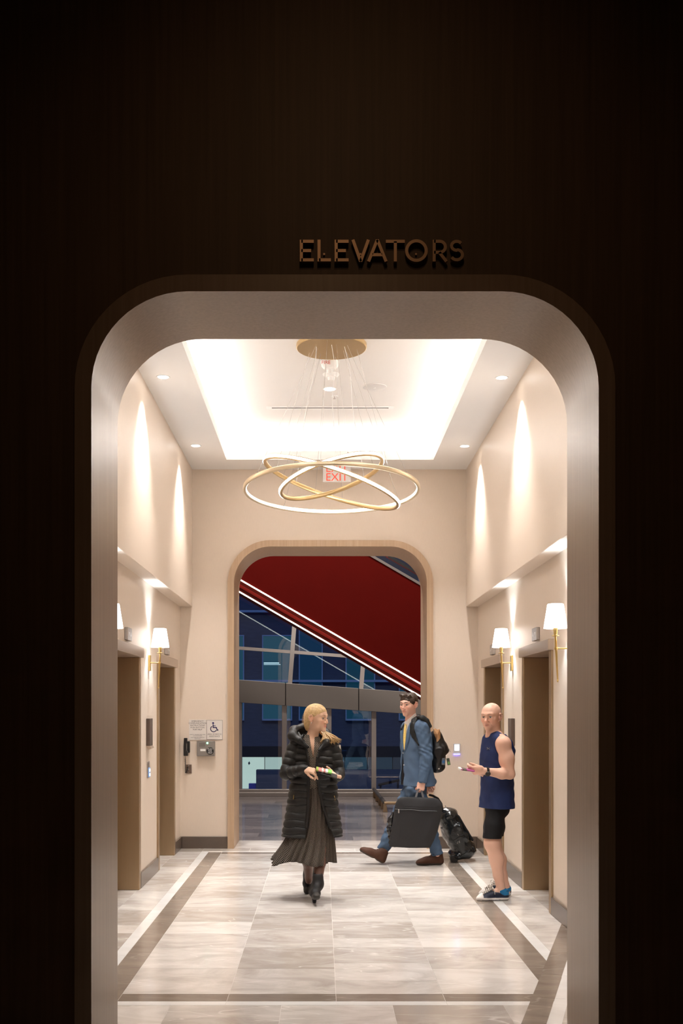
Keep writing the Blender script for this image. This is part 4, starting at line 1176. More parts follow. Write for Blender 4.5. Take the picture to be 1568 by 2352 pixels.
def woman():
    d0 = 9.40; S = d0 / F
    W = lambda px, py, dy=0.0: np.array(P(px, py, d0 + dy))
    root = thing('person', (W(722, 0).item(0), d0 - .1, 0), 'woman in black quilted coat and dotted dress walking toward the viewer, looking aside', 'person')
    hd = Head(W(727.5, 1650.5, -.03), -math.radians(58), math.radians(-2), 0, .985)
    nb = W(716, 1702, .02)
    # ---- body
    v = Vol((W(640, 0)[0], 8.86, .0), (W(800, 0)[0], 9.86, 1.70), .0042)
    hd.sculpt(v, jaw=.90, nose=.88, brow=.5, cheek=.95, lips=1.05)
    v.cone(hd.p(-.022, 0, -.045), nb, .048, .050, .03)
    v.chain([nb, W(720, 1722, .0), W(721, 1760, .02), W(721, 1800, .01), W(722, 1840, .0)], [.05, .068, .075, .070, .085], .04)
    v.ell(W(718, 1712, .0), (.085, .066, .060), None, .03)
    v.cone(W(692, 1714, .03), W(750, 1717, .03), .036, .036, .03)
    # right arm (image left) and left arm
    v.chain([W(682, 1714, .01), W(660, 1778, -.03), W(699, 1766.5, -.215)], [.042, .036, .024], .03)
    v.chain([W(762, 1718, .01), W(776, 1778, -.02), W(773, 1784, -.19)], [.042, .036, .024], .03)
    hand(v, W(701, 1766, -.225), W(727, 1773, -.27) - W(701, 1766, -.225), (0.05, .5, -.8), (.1, -1, .3), .92,
         curls=((20, 30, 20), (55, 40, 20), (60, 40, 20), (62, 40, 20)), thumb=(.8, .45, .35), spread=.05)
    hand(v, W(774, 1783, -.20), W(748, 1779, -.235) - W(774, 1783, -.20), (-.1, -.25, .95), (.0, .9, .5), .92,
         curls=((12, 30, 30), (14, 30, 30), (16, 30, 30), (18, 30, 30)), thumb=(.55, .55, .55), spread=.04)
    # legs
    hipL, hipR = W(731, 1845, .03), W(711, 1845, .03)
    kL, aL = W(736, 1952, -.07), W(730, 2030, -.215)
    kR, aR = W(707, 1955, .02), W(708.5, 2016, .245)
    v.chain([W(722, 1838), hipL, kL], [.078, .062, .052], .02); v.chain([W(722, 1838), hipR, kR], [.078, .062, .052], .02)
    for k_, a_, out in ((kL, aL, .0), (kR, aR, .0)):
        m1 = k_ * .64 + a_ * .36 + np.array((0, .022, 0))
        v.chain([k_, m1, a_], [.054, .052, .033], .03)
        v.cone(a_, a_ + np.array((0, -.01, -.03)), .032, .028, .02)
    zt = .62
    def colf(pos):
        c = hd.color(pos, (.70, .44, .31), (.60, .20, .17), (.30, .19, .10), brow_t=.0045)
        leg = pos[:, 2] < zt
        c[leg] = np.array((.105, .050, .036)) * (1 + .25 * np.clip((pos[leg, 2:3] - .2) * 2, -.5, .5))
        return c
    body = vobj('body', v, M['skin'], root, colf)
    hd.eyes(root, (.05, .07, .08), -.1); hd.brows(root, body, (.30, .17, .08), .0026)
    earr = hd.p(-.002, -.083, -.036)
    obj('earring', G().lathe([(0, -.005), (.004, -.003), (.005, 0), (.004, .003), (0, .005)], 10, tuple(earr)), mat('pearl', (.8, .75, .7), .2), root, smooth=True)
    # ---- hair: drawn back into a ponytail that swings to her left
    v = Vol(hd.c + np.array((-.19, -.22, -.26)), hd.c + np.array((.30, .22, .17)), .0034)
    E = lambda c, r, k=.02, op='u': v.ell(hd.p(*c), A3(r), hd.R, k, op)
    E((-.014, 0, .042), (.105, .082, .088), .01)
    E((-.060, 0, -.010), (.060, .066, .075), .03)
    E((.118, 0, -.050), (.082, .125, .118), .014, 's')
    for g_ in (-1, 1): E((.016, g_ * .09, -.040), (.036, .03, .050), .012, 's')
    E((-.082, .0, -.055), (.034, .048, .062), .03)
    # strands combed back: fine ripples round the head axis
    def rip(X, Y, Z):
        q = [(X - hd.c[0]), (Y - hd.c[1]), (Z - hd.c[2])]
        l = q[0] * hd.R[0, 1] + q[1] * hd.R[1, 1] + q[2] * hd.R[2, 1]; u = q[0] * hd.R[0, 2] + q[1] * hd.R[1, 2] + q[2] * hd.R[2, 2]
        ang = np.arctan2(l, u + .03)
        return .0006 * np.sin(ang * 41 + 4 * np.sin(ang * 5)) + .0005 * np.sin(ang * 97 + 1)
    v.add(hd.c - .25, hd.c + .25, rip)
    hairm, N, L, b = newmat('blonde_hair')
    tcn = N.new('ShaderNodeNewGeometry'); nz = N.new('ShaderNodeTexNoise'); nz.inputs['Scale'].default_value = 60; nz.inputs['Detail'].default_value = 3
    L.new(tcn.outputs['Position'], nz.inputs['Vector']); cr = N.new('ShaderNodeMix'); cr.data_type = 'RGBA'
    cr.inputs[6].default_value = (.34, .19, .07, 1); cr.inputs[7].default_value = (.80, .58, .30, 1); L.new(nz.outputs['Fac'], cr.inputs[0]); L.new(cr.outputs[2], b.inputs['Base Color'])
    b.inputs['Roughness'].default_value = .42
    hair = vobj('hair', v, hairm, root)
    rh = random.Random(4)
    base_ = hd.p(-.098, .0, -.045)
    g = G()
    tips = [W(781 - k * 1.6, 1703 + 1.2 * math.sin(k * 2.1), -.04) for k in range(7)] + [W(768 - k * 2.2, 1706 - (k % 3), -.06) for k in range(6)] + [W(745 - k * 2.5, 1703 + (k % 2) * 3, -.07) for k in range(4)]
    for i, tp in enumerate(tips * 8):
        tp = tp + np.array([rh.uniform(-.016, .016) for _ in range(3)])
        m1 = W(735 + rh.uniform(-6, 4), 1683 + rh.uniform(-4, 5), .085)
        m2 = W(752 + rh.uniform(-5, 5), 1681 + rh.uniform(-3, 5), .01 + rh.uniform(-.03, .03))
        pts = []
        for k in range(9):
            t = k / 8; c_ = [(1 - t) ** 3, 3 * (1 - t) ** 2 * t, 3 * (1 - t) * t * t, t ** 3]
            pts.append(tuple(c_[0] * base_ + c_[1] * m1 + c_[2] * m2 + c_[3] * tp))
        g.tube(pts, [.009, .009, .009, .0085, .008, .007, .006, .004, .0008], 6)
    pt = obj('ponytail', g, hairm, hair, smooth=True, angle=180); pt['kind'] = 'stuff'
    g = G()
    for i in range(22):
        a = rh.uniform(-1, 1); p0 = hd.p(-.07, a * .06, .06 + .03 * rh.random()); p1 = hd.p(-.115 - .02 * rh.random(), a * .05, -.02 - .05 * rh.random()); pm = hd.p(-.125 - .012 * rh.random(), a * .06, .03)
        pts = [tuple((1 - t) ** 2 * p0 + 2 * t * (1 - t) * pm + t * t * p1) for t in [k / 5 for k in range(6)]]
        g.tube(pts, .0011, 4)
    fl = obj('loose_strands', g, hairm, hair); fl['kind'] = 'stuff'

    # ---- dress: bodice and pleated skirt
    v = Vol((W(670, 0)[0], d0 - .25, W(0, 1815)[2]), (W(775, 0)[0], d0 + .2, W(0, 1684)[2]), .0042)
    secs = [(W(0, y)[2], W(x, y)[0], d0 + .02, r, q) for y, x, r, q in ((1687, 715, .058, .060), (1694, 716, .070, .066), (1703, 718, .105, .085), (1716, 720, .130, .110), (1740, 721, .130, .118), (1765, 721, .132, .116), (1810, 721, .128, .112))]
    v.loft(secs, 0, .01)
    # keyhole neckline
    za, zb = W(0, 1740)[2], W(0, 1686)[2]
    def vcut(X, Y, Z):
        t = np.clip((Z - za) / (zb - za), 0, 1)
        cx = W(719.5, 1740)[0] + t * (W(716, 1690)[0] - W(719.5, 1740)[0])
        hw = .003 + .020 * t ** .9
        return np.maximum(np.maximum(np.abs(X - cx) - hw, Y - d0 + .02), za - Z)
    v.field((-3, d0 - .4, za - .01), (3, d0 + .1, zb + .08), vcut, .004, 's')
    dm = dots_mat('dotted_bodice', (.012, .010, .010), (.70, .58, .47), 430, 460, .50, False)
    vobj('dress_bodice', v, dm, root)
    nU, nV = 220, 46
    pos = []; uv = []
    for j in range(nV):
        t = j / (nV - 1)
        for i in range(nU):
            th = 2 * math.pi * i / nU
            tt = t ** 3.0; cx = 721 - 27 * tt
            rx = (35 + 36 * t ** 2.2) * S; ry = .105 + .10 * t
            pl = 1 + (.012 + .05 * t) * math.sin(26 * th + .6 * math.sin(3 * th)) + .06 * t * math.sin(5 * th + 1.0)
            x = W(cx, 0)[0] + rx * math.cos(th) * pl; y = d0 + .03 + (ry + (.05 * max(0, (t - .70) / .30) if math.sin(th) < 0 else 0)) * math.sin(th) * pl
            hem = 1975 + 8 * math.cos(th) * (1 if math.cos(th) > 0 else -.9) + 5 * math.sin(4 * th) - (9 if math.sin(th) > 0 else 0) * abs(math.sin(th))
            z = W(0, 1782)[2] * (1 - t) + t * (CAMH - (hem - VY) * S)
            pos.append((x, y, z)); uv.append((th * .26, t * .74))
    q = [(j * nU + i, j * nU + (i + 1) % nU, (j + 1) * nU + (i + 1) % nU, (j + 1) * nU + i) for j in range(nV - 1) for i in range(nU)]
    dm2 = dots_mat('dotted_skirt', (.012, .010, .010), (.46, .38, .31), 640, 560, .58, True)
    sk = vmesh('dress_skirt', np.array(pos), np.array(q), dm2, root, uv=np.array(uv))
    md = sk.modifiers.new('thickness', 'SOLIDIFY'); md.thickness = .003
    # ---- coat
    v = Vol((W(625, 0)[0], d0 - .38, W(0, 1940)[2]), (W(805, 0)[0], d0 + .34, W(0, 1655)[2]), .0044)
    per = .0615; zr = W(0, 1801)[2]
    puff = lambda X, Y, Z: -.014 * (np.abs(np.sin(np.pi * (Z - zr + .010 * np.sin(X * 9) + .004 * np.sin(X * 37 + Z * 20)) / per)) + 1e-4) ** .36 + .012
    tab = ((1704, 683, 756, .075), (1712, 674, 768, .105), (1740, 668, 774, .135), (1770, 667, 775, .138), (1800, 665, 775, .145), (1850, 658, 777, .165), (1885, 652, 783, .182), (1921, 645.5, 788, .20))
    secs = [(W(0, y)[2], W((a + b) / 2, y)[0], d0 + .03, (b - a) / 2 * S, r) for y, a, b, r in tab]
    v.loft(secs, 0, .0, p=2.3, disp=puff)
    # sleeves with cross-quilting
    def slv(pts, rs, per_):
        for i in range(len(pts) - 1):
            a, b = pts[i], pts[i + 1]; L_ = np.linalg.norm(b - a)
            dsp = lambda X, Y, Z, t, L_=L_: -.011 * (np.abs(np.sin(np.pi * t * L_ / per_)) + 1e-4) ** .4 + .009
            v.cone(a, b, rs[i], rs[i + 1], .012, disp=dsp)
    slv([W(677, 1713, .01), W(657, 1777, -.04), W(697, 1767, -.205)], [.062, .060, .043], .062)
    slv([W(767, 1716, .01), W(777, 1778, -.03), W(774, 1784, -.165)], [.060, .057, .044], .062)
    v.cone(W(697, 1767, -.205), W(700.5, 1766, -.218), .043, .036, .006); v.cone(W(774, 1784, -.165), W(773.5, 1784, -.182), .044, .036, .006)
    v.chain([W(682, 1706, .03), W(700, 1698, .06), W(736, 1700, .06), W(760, 1709, .03)], [.05, .045, .045, .05], .03)
    # hollow it and open the front
    v.loft([(z - .002, x, y, a - .030, b - .030) for z, x, y, a, b in secs][:-1] + [(secs[-1][0] , secs[-1][1], secs[-1][2], max(secs[-1][3] - .03, .02), secs[-1][4] - .03)], 0, 0, 's', p=2.3) if False else None
    inner = [(z, x, y, max(a - .026, .02), max(b - .026, .02)) for z, x, y, a, b in secs]; inner[-1] = inner[-1]
    srt = sorted(inner); srt[0] = (srt[0][0] - .05,) + srt[0][1:]
    v.loft(srt, 0, 0, 's', p=2.3)
    v.cone(nb + np.array((0, -.01, -.06)), nb + np.array((0, -.02, .12)), .066, .085, .01, op='s')
    ys = np.array([1680, 1692, 1715, 1740, 1765, 1800, 1850, 1900, 1945])
    xl = np.array([688, 694, 702, 707, 708, 708.5, 707.5, 704, 699]); xr = np.array([748, 744, 737, 729, 727, 730, 741, 757, 774])
    zz = np.array([W(0, y, -.16)[2] for y in ys])[::-1]; XLf = np.array([W(x, 0, -.16)[0] for x in xl])[::-1]; XRf = np.array([W(x, 0, -.16)[0] for x in xr])[::-1]
    def openf(X, Y, Z):
        a = np.interp(Z, zz, XLf); b = np.interp(Z, zz, XRf)
        return np.maximum(np.maximum(a - X, X - b), Y - (d0 - .015))
    # the opening spares the fore-arms, which reach across in front
    sl, X, Y, Z = v.sub((-3, d0 - .24, W(0, 1945)[2]), (3, d0 + .02, W(0, 1682)[2]))
    def seg(a, b):
        e = b - a; t = np.clip(((X - a[0]) * e[0] + (Y - a[1]) * e[1] + (Z - a[2]) * e[2]) / (e @ e), 0, 1)
        return np.sqrt((X - a[0] - t * e[0]) ** 2 + (Y - a[1] - t * e[1]) ** 2 + (Z - a[2] - t * e[2]) ** 2) - .062
    arm = np.minimum(seg(W(657, 1777, -.04), W(700, 1767, -.218)), seg(W(777, 1778, -.03), W(774, 1784, -.19)))
    cut = np.maximum(openf(X, Y, Z), -arm)
    v.comb(sl, cut.astype(f32), .008, 's')
    # ---- hood lying round the neck and the front facings
    v.chain([W(707, 1716, -.115), W(688, 1701, -.09), W(672, 1690, -.03), W(676, 1678, .05), W(697, 1672, .11), W(722, 1676, .13), W(748, 1684, .10), W(760, 1698, .02), W(748, 1706, -.07), W(733, 1723, -.12)],
            [.014, .026, .040, .040, .038, .036, .036, .032, .024, .012], .03)
    v.cone(W(668, 1693, .0), W(690, 1671, .09), .020, .022, .02); v.chain([W(681, 1686, -.02), W(692, 1679, .03), W(700, 1681, .06)], [.012, .016, .016], .008, op='s')
    v.cone(W(692, 1695, -.06), W(684, 1684, .02), .012, .014, .006)
    for xs_, yy in ((xl, ys), (xr, ys)):
        pts = []
        for x, y in list(zip(xs_, yy))[2:-1]:
            y_ = min(y, 1926); r_ = np.interp(y_, [q[0] for q in tab], [q[3] for q in tab]); cxx = np.interp(y_, [q[0] for q in tab], [(q[1] + q[2]) / 2 for q in tab]); hw = np.interp(y_, [q[0] for q in tab], [(q[2] - q[1]) / 2 for q in tab])
            dx = min(abs(x - cxx) / hw, .95); dy = -r_ * (1 - dx ** 2.3) ** (1 / 2.3) + .03
            pts.append(W(x, y_, dy + .004))
        v.chain(pts, [.011] * len(pts), .008)
    coatm = mat('black_nylon', (.014, .0135, .014), .5, noise=.2, nscale=90, bump=.5, spec=.3)
    coat = vobj('quilted_coat', v, coatm, root)
    for (x, y, x2, y2) in ((675, 1826, 674, 1836), (767, 1828, 769, 1838)):
        a = project(x, y, coat, .002); b = project(x2, y2, coat, .002)
        if a and b: obj('zip_pull', G().tube([a[0], b[0]], .0032, 6), M['brass'], root)
    a = project(780, 1716, coat, .002)
    if a: obj('sleeve_badge', G().box((a[0].x - .006, a[0].y - .004, a[0].z - .018), (a[0].x + .006, a[0].y, a[0].z + .018)), M['white'], root)
    # ---- ankle boots
    bm_ = mat('black_suede', (.010, .009, .010), .55, noise=.2, nscale=60, spec=.4)
    toem = mat('toe_leather', (.045, .040, .036), .3)
    def boot(a_, heel, toe, hh, name):
        a_, heel, toe = A3(a_), A3(heel), A3(toe)
        lo = np.minimum(np.minimum(a_, heel), toe) - .09; hi = np.maximum(np.maximum(a_, heel), toe) + .12
        v = Vol(lo, hi, .0036)
        fwd = unit(toe - heel); up = unit(np.array((0, 0, 1)) - fwd * fwd[2])
        hl = heel + up * hh
        top = a_ + np.array((0, .0, .055))
        v.chain([top, a_ - np.array((0, 0, .0)), hl + up * .03 + fwd * .03], [.043, .043, .040], .02)
        v.chain([hl + up * .03 + fwd * .02, hl * .45 + toe * .55 + up * .028, toe + up * .020 - fwd * .025], [.038, .038, .028], .025)
        sd = np.cross(fwd, up)
        v.cone(toe + up * .016 - fwd * .05 , toe + up * .015 - fwd * .016, .034, .026, .015, up, .6)
        # flat sole plane
        n = up
        dlt = hl - toe
        def under(X, Y, Z):
            t = np.clip(((X - toe[0]) * -fwd[0] + (Y - toe[1]) * -fwd[1] + (Z - toe[2]) * -fwd[2]) / .2, 0, 1)
            lift = hh * np.clip((t - .35) / .5, 0, 1)
            return (X - toe[0]) * n[0] + (Y - toe[1]) * n[1] + (Z - toe[2]) * n[2] - lift
        v.field(lo, hi, under, 0, 's')
        v.cone(a_ + up * .0, hl * .42 + toe * .58 + up * .040, .040, .032, .025); v.cone(top, a_ + fwd * .02 - up * .02, .040, .040, .02)
        v.cone(hl + up * .012 + fwd * .022, heel + fwd * .016 + up * .013, .025, .017, .004)
        v.field(lo, hi, lambda X, Y, Z: ((X - heel[0]) * n[0] + (Y - heel[1]) * n[1] + (Z - heel[2]) * n[2]), 0, 's')
        v.cone(top + np.array((0, 0, .03)), top + np.array((0, 0, .12)), .032, .036, .0, op='s')
        tz_ = toe
        o = vobj(name, v, attr_mat('boot_' + name, .6), root, lambda p: np.where((np.linalg.norm(p - tz_, axis=1) < .062)[:, None], np.array((.030, .026, .023)), np.array((.006, .005, .006))))
        return o
    fh = A3(P(721.5, 2075, 9.14)); fh[2] = .0
    ft = A3(P(727, 2062.5, 8.955)); 
    boot(aL, fh + np.array((0, 0, .0)), ft, .06, 'ankle_boot')
    rh_ = A3(P(708, 2035, 9.80)); rh_[2] = .075
    rt_ = A3(P(705, 2056, 9.60)); rt_[2] = .0
    boot(aR + np.array((0, .03, .02)), rh_, rt_, .055, 'ankle_boot')
    # ---- things in her hands
    def slab(name, c, ex, ey, ez, half, m, label=None, cat=None, parent=None, bevel=.003):
        ex, ey = unit(ex), A3(ey); ey = unit(ey - ex * (ey @ ex)); ez = np.cross(ex, ey)
        g = G().box((-half[0], -half[1], -half[2]), half)
        g.v = [tuple(A3(c) + ex * q[0] + ey * q[1] + ez * q[2]) for q in g.v]
        o = obj(name, g, m, parent, bevel=bevel, origin=None if parent else tuple(c))
        if label: tag(o, label, cat)
        return o, ex, ey, ez
    ex = W(771, 1783, -.26) - W(735, 1772, -.27)
    c = W(755, 1778.5, -.265)
    slab('phone_wallet', c, ex, (0, 1, .35), None, (.072, .040, .006), M['black'], 'black phone wallet held flat in the woman\'s left hand', 'wallet')
    c2 = W(744, 1769.5, -.268)
    ex2 = W(763, 1773, -.26) - W(726, 1765, -.27)
    o, a, b, n_ = slab('card_pack', c2, ex2, (0, 1, .4), None, (.068, .030, .006), mat('card_pink', (.72, .25, .24), .4), 'small pink and green packet held on top of the phone wallet', 'packet')
    up = n_ if n_[2] > 0 else -n_
    for off, hw, cc in ((.050, .016, (.20, .55, .10)), (.022, .010, (.82, .80, .76)), (-.012, .008, (.80, .72, .70)), (-.058, .009, (.30, .45, .06))):
        g = G().box((-hw, -.0305, -.0065), (hw, .0305, .0065)); g.v = [tuple(c2 + a * (q[0] + off) + b * q[1] + n_ * q[2]) for q in g.v]
        obj('printed_band', g, mat('band_colour', cc, .4), o)
    return root
woman()
# ------------------------------------------------------------------ bald man in running clothes
def disc(g, c, n, r, h, seg=20):
    """short cylinder centred on c with axis n"""
    n = unit(n); a = unit(np.cross(n, (0, 0, 1) if abs(n[2]) < .9 else (0, 1, 0))); b = np.cross(n, a)
    c = A3(c); v = []
    for s_ in (-.5, .5):
        for k in range(seg):
            t = 2 * math.pi * k / seg; v.append(tuple(c + n * h * s_ + (a * math.cos(t) + b * math.sin(t)) * r))
    f = [tuple(range(seg))[::-1], tuple(range(seg, 2 * seg))] + [(k, (k + 1) % seg, (k + 1) % seg + seg, k + seg) for k in range(seg)]
    return g.add(v, f)

def shoe_vol(heel, toe, up=(0, 0, 1), h=.0034, wid=.040, top=.085, lowtop=True):
    heel, toe = A3(heel), A3(toe); f = unit(toe - heel); u = unit(A3(up) - f * (A3(up) @ f)); s_ = np.cross(f, u); L_ = np.linalg.norm(toe - heel)
    lo = np.minimum(heel, toe) - .09; hi = np.maximum(heel, toe) + .14
    v = Vol(lo, hi, h)
    Q = lambda a, b, c: heel + f * a * L_ + s_ * b + u * c
    return v, Q, f, u, s_, L_

def bald_man():
    d0 = 9.38; S = d0 / F
    W = lambda px, py, dy=0.0: np.array(P(px, py, d0 + dy))
    root = thing('person', (W(1140, 0)[0], d0, 0), 'bald man in navy sleeveless top and black shorts holding a phone', 'person')
    hd = Head(W(1127.5, 1647, -.01), math.radians(33), math.radians(-3), 0, 1.02)
    al = math.radians(22); fv = np.array((-math.cos(al), -math.sin(al), 0)); lf = np.array((math.sin(al), -math.cos(al), 0))
    rot = math.atan2(fv[1], fv[0])
    v = Vol((W(1050, 0)[0], d0 - .40, 0), (W(1196, 0)[0], d0 + .34, 1.70), .0042)
    hd.sculpt(v, jaw=1.02, nose=1.12, brow=1.15, cheek=1.0, lips=.75)
    nb = W(1137, 1690, .0)
    v.cone(hd.p(-.025, 0, -.04), nb, .054, .060, .03)
    v.cone(hd.p(.03, 0, -.075), W(1121, 1690, -.02), .022, .026, .03)     # throat
    tor = [(1690, 1138, .07, .10), (1704, 1141, .095, .155), (1722, 1143, .112, .165), (1745, 1141, .117, .158), (1780, 1141, .108, .148), (1820, 1141, .100, .140), (1846, 1140, .090, .125)]
    v.loft([(W(0, y)[2], W(x, y)[0], d0, a, b) for y, x, a, b in tor], rot, .03, p=2.2)
    shn = W(1156, 1709, -.178); elb = W(1170.5, 1778, -.20); wr = W(1113, 1771.5, -.265)
    v.ell(shn + np.array((0, .01, .0)), (.058, .060, .062), None, .04)
    v.cone(nb + np.array((.01, -.03, -.0)), shn + np.array((0, .02, .015)), .045, .045, .04)
    v.chain([shn, shn * .5 + elb * .5, elb], [.057, .056, .042], .03)
    v.ell(shn * .45 + elb * .55 + np.array((-.018, 0, 0)), (.040, .040, .062), None, .03)
    v.ell(shn * .5 + elb * .5 + np.array((.02, 0, 0)), (.038, .042, .07), None, .03)
    v.chain([elb, elb * .68 + wr * .32 + np.array((0, 0, -.004)), wr], [.042, .045, .029], .02)
    hand(v, W(1111, 1771, -.267), W(1072, 1769, -.27) - W(1111, 1771, -.267), (0.0, .8, .45), (0, -.4, .85), 1.0,
         curls=((18, 42, 30), (30, 50, 30), (40, 55, 30), (48, 55, 30)), thumb=(.95, .30, .25), spread=.03, tcurl=6)
    shf = W(1128, 1708, .17); elf = W(1138, 1780, .15); wf = W(1104, 1775, -.02)
    v.chain([shf, elf, wf], [.055, .042, .028], .03)
    hand(v, wf, W(1078, 1772, -.16) - wf, (0, -.5, .8), (0, .8, .3), .95, curl=(22, 35, 25))
    hN, kN, aN = W(1139, 1852, -.062), W(1130, 1937, -.105), W(1149.5, 2036, -.10)
    hF, kF, aF = W(1138, 1852, .062), W(1134, 1938, .085), W(1160, 2034, .13)
    v.chain([W(1138, 1840), hN, kN], [.07, .066, .062], .02); v.chain([W(1138, 1840), hF, kF], [.07, .066, .058], .02)
    for k_, a_ in ((kN, aN), (kF, aF)):
        v.ell(k_ + np.array((-.026, 0, .004)), (.042, .046, .050), None, .03)
        v.chain([k_, k_ * .62 + a_ * .38 + np.array((.012, 0, 0)), k_ * .25 + a_ * .75, a_], [.056, .056, .038, .033], .03)
        v.cone(k_ * .9 + a_ * .1 + np.array((-.02, 0, 0)), a_ + np.array((-.012, 0, .03)), .030, .026, .03)
        v.chain([a_, a_ + np.array((.012, 0, -.05))], [.033, .032], .02)
        v.cone(a_ + np.array((0, 0, -.03)), a_ + np.array((-.10, 0, -.075)), .034, .026, .02)
    def colf(pos):
        c = hd.color(pos, (.76, .46, .345), (.58, .27, .22), (.40, .25, .18), brow_t=.004, stubble=.10)
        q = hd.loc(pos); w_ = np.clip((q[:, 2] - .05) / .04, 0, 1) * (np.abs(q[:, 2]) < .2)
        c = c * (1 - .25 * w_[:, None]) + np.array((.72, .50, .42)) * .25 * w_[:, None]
        # short grey stubble round the back of the skull
        h_ = np.clip((.03 - q[:, 0]) / .03, 0, 1) * np.clip((.075 - q[:, 2]) / .03, 0, 1) * (q[:, 2] > -.04)
        c = c * (1 - .22 * h_[:, None]) + np.array((.45, .38, .38)) * .22 * h_[:, None]
        # wrinkles: only the shade of the creases, painted as darker skin lines
        fw = (q[:, 0] > .05) & (np.abs(q[:, 1]) < .045) & (q[:, 2] > .045) & (q[:, 2] < .075)
        c[fw] *= (1 - .16 * np.clip(np.sin(q[fw, 2] * 620) - .2, 0, 1))[:, None]
        nl = np.abs((np.abs(q[:, 1]) - .021) - (-.035 - q[:, 2]) * .5) < .0022
        nl &= (q[:, 0] > .05) & (q[:, 2] < -.03) & (q[:, 2] > -.068); c[nl] *= .72
        return c
    body = vobj('body', v, M['skin'], root, colf)
    hd.eyes(root, (.04, .05, .055), .0); hd.brows(root, body, (.36, .22, .15), .0030, .027)
    # ---- sleeveless top
    v = Vol((W(1085, 0)[0], d0 - .33, W(0, 1866)[2]), (W(1196, 0)[0], d0 + .33, W(0, 1668)[2]), .0042)
    tor2 = [(1686, 1137, .080, .098), (1693, 1138, .094, .135), (1702, 1141, .110, .165), (1722, 1143, .128, .182), (1745, 1141, .132, .176), (1780, 1141, .122, .166), (1820, 1141, .124, .172), (1855, 1140, .130, .186)]
    folds = lambda X, Y, Z: wnoise(X, Y, Z, 42, .0035) + .0022 * np.sin((Z - .9) * 95 + X * 60) * np.exp(-((Z - 1.12) / .07) ** 2)
    v.loft([(W(0, y)[2], W(x, y)[0], d0, a, b) for y, x, a, b in tor2], rot, .0, p=2.25, disp=folds)
    v.cone(nb + np.array((.0, -.05, -.004)), shn + np.array((-.02, .035, .018)), .050, .048, .03)
    v.cone(nb + np.array((.0, .05, -.004)), shf + np.array((.0, -.035, .018)), .050, .048, .03)
    v.ell(W(1156, 1714, -.235), (.088, .115, .092), None, .006, 's')
    v.ell(W(1172, 1700, -.235), (.05, .10, .05), None, .01, 's')
    v.ell(W(1126, 1714, .24), (.088, .115, .092), None, .006, 's')
    v.cone(nb + np.array((-.012, 0, -.02)), nb + np.array((-.04, 0, .16)), .068, .075, .004, op='s')
    v.ell(W(1118, 1686, -.03), (.036, .05, .030), None, .006, 's')
    topm = cloth('navy_jersey', (.014, .026, .095), .6, .12, 220)
    top = vobj('sleeveless_top', v, topm, root)
    g = G()
    def arc_stroke(pts, wpx):
        hit = [project(x, y, top, .0015) for x, y in pts]
        hit = [h_[0] for h_ in hit if h_]
        if len(hit) > 1: g.tube(hit, wpx * S / 2, 5)
    arc_stroke([(1118.4, 1716.5), (1119.6, 1718.6), (1119.6, 1720.0), (1118.4, 1721.6)], 1.0)
    arc_stroke([(1124.6, 1716.5), (1122.6, 1718.6), (1122.6, 1720.0), (1124.4, 1721.6)], 1.0)
    arc_stroke([(1119.6, 1719.3), (1122.6, 1719.3)], 1.0)
    if g.v: obj('chest_logo', g, mat('logo_grey', (.30, .28, .27), .5), top)
    # ---- shorts
    v = Vol((W(1090, 0)[0], d0 - .30, W(0, 1930)[2]), (W(1185, 0)[0], d0 + .30, W(0, 1815)[2]), .0042)
    v.chain([W(1139, 1832), W(1140, 1857, -.0)], [.095, .100], .02, (0, 1, 0), 1.2)
    for h_, k_, dy in ((hN, kN, -.09), (hF, kF, .09)):
        v.chain([h_ + np.array((.0, 0, .0)), h_ * .45 + k_ * .55, k_ + np.array((-.002, 0, .052))], [.078, .086, .079], .02)
    v.ell(W(1152, 1858, -.05), (.066, .08, .066), None, .03)
    v.field((-3, 0, W(0, 1915)[2] - .4), (4, 20, W(0, 1921)[2]), lambda X, Y, Z: Z - W(0, 1922)[2] + X * 0 + .02 * (X - W(1128, 0)[0]) , 0, 's')
    for k_ in (kN, kF): v.cone(k_ + np.array((0, 0, .03)), k_ + np.array((0, 0, -.1)), .07, .07, 0, op='s')
    sh = vobj('shorts', v, cloth('black_lycra', (.010, .010, .012), .55, .1, 200), root)
    hit = [project(1112.5 + .3 * math.sin(k), 1858 + k * 5.0, sh, .0012) for k in range(12)]; hit = [h_[0] for h_ in hit if h_]
    if len(hit) > 3: obj('seam', G().tube(hit, .0014, 4), mat('seam_grey', (.10, .10, .11), .6), sh)
    # ---- sneakers with socks
    rub = (.74, .70, .67); can = (.012, .016, .040)
    for nm, toe, heel, ank in (('near', P(1093.5, 2069, 9.275), P(1167, 2067, 9.285), aN), ('far', P(1099, 2056, 9.515), P(1172.5, 2056, 9.53), aF)):
        toe, heel = A3(toe), A3(heel); toe[2] = heel[2] = 0
        v, Q, f, u, s_, L_ = shoe_vol(heel, toe)
        v.chain([Q(.12, 0, .018), Q(.45, .0, .018), Q(.72, 0, .018), Q(.86, 0, .018)], [.036, .036, .045, .040], .02, u, .62)
        v.chain([Q(.12, 0, .045), Q(.32, 0, .05), Q(.6, 0, .042), Q(.84, 0, .032)], [.034, .034, .036, .030], .02)
        v.cone(Q(.13, 0, .05), Q(.14, 0, .072), .037, .038, .015); v.cone(Q(.35, 0, .05), Q(.46, 0, .060), .034, .030, .02)
        v.field(Q(-.3, -.1, -.1) - .2, Q(1.3, .1, .3) + .2, lambda X, Y, Z: Z - 0.002, 0, 's')
        a0 = Q(.2, 0, .10); v.ell(Q(.20, 0, .118), (.062, .05, .045), None, .004, 's')
        v.cone(Q(.18, 0, .055), Q(.18, 0, .14), .028, .03, 0, op='s')
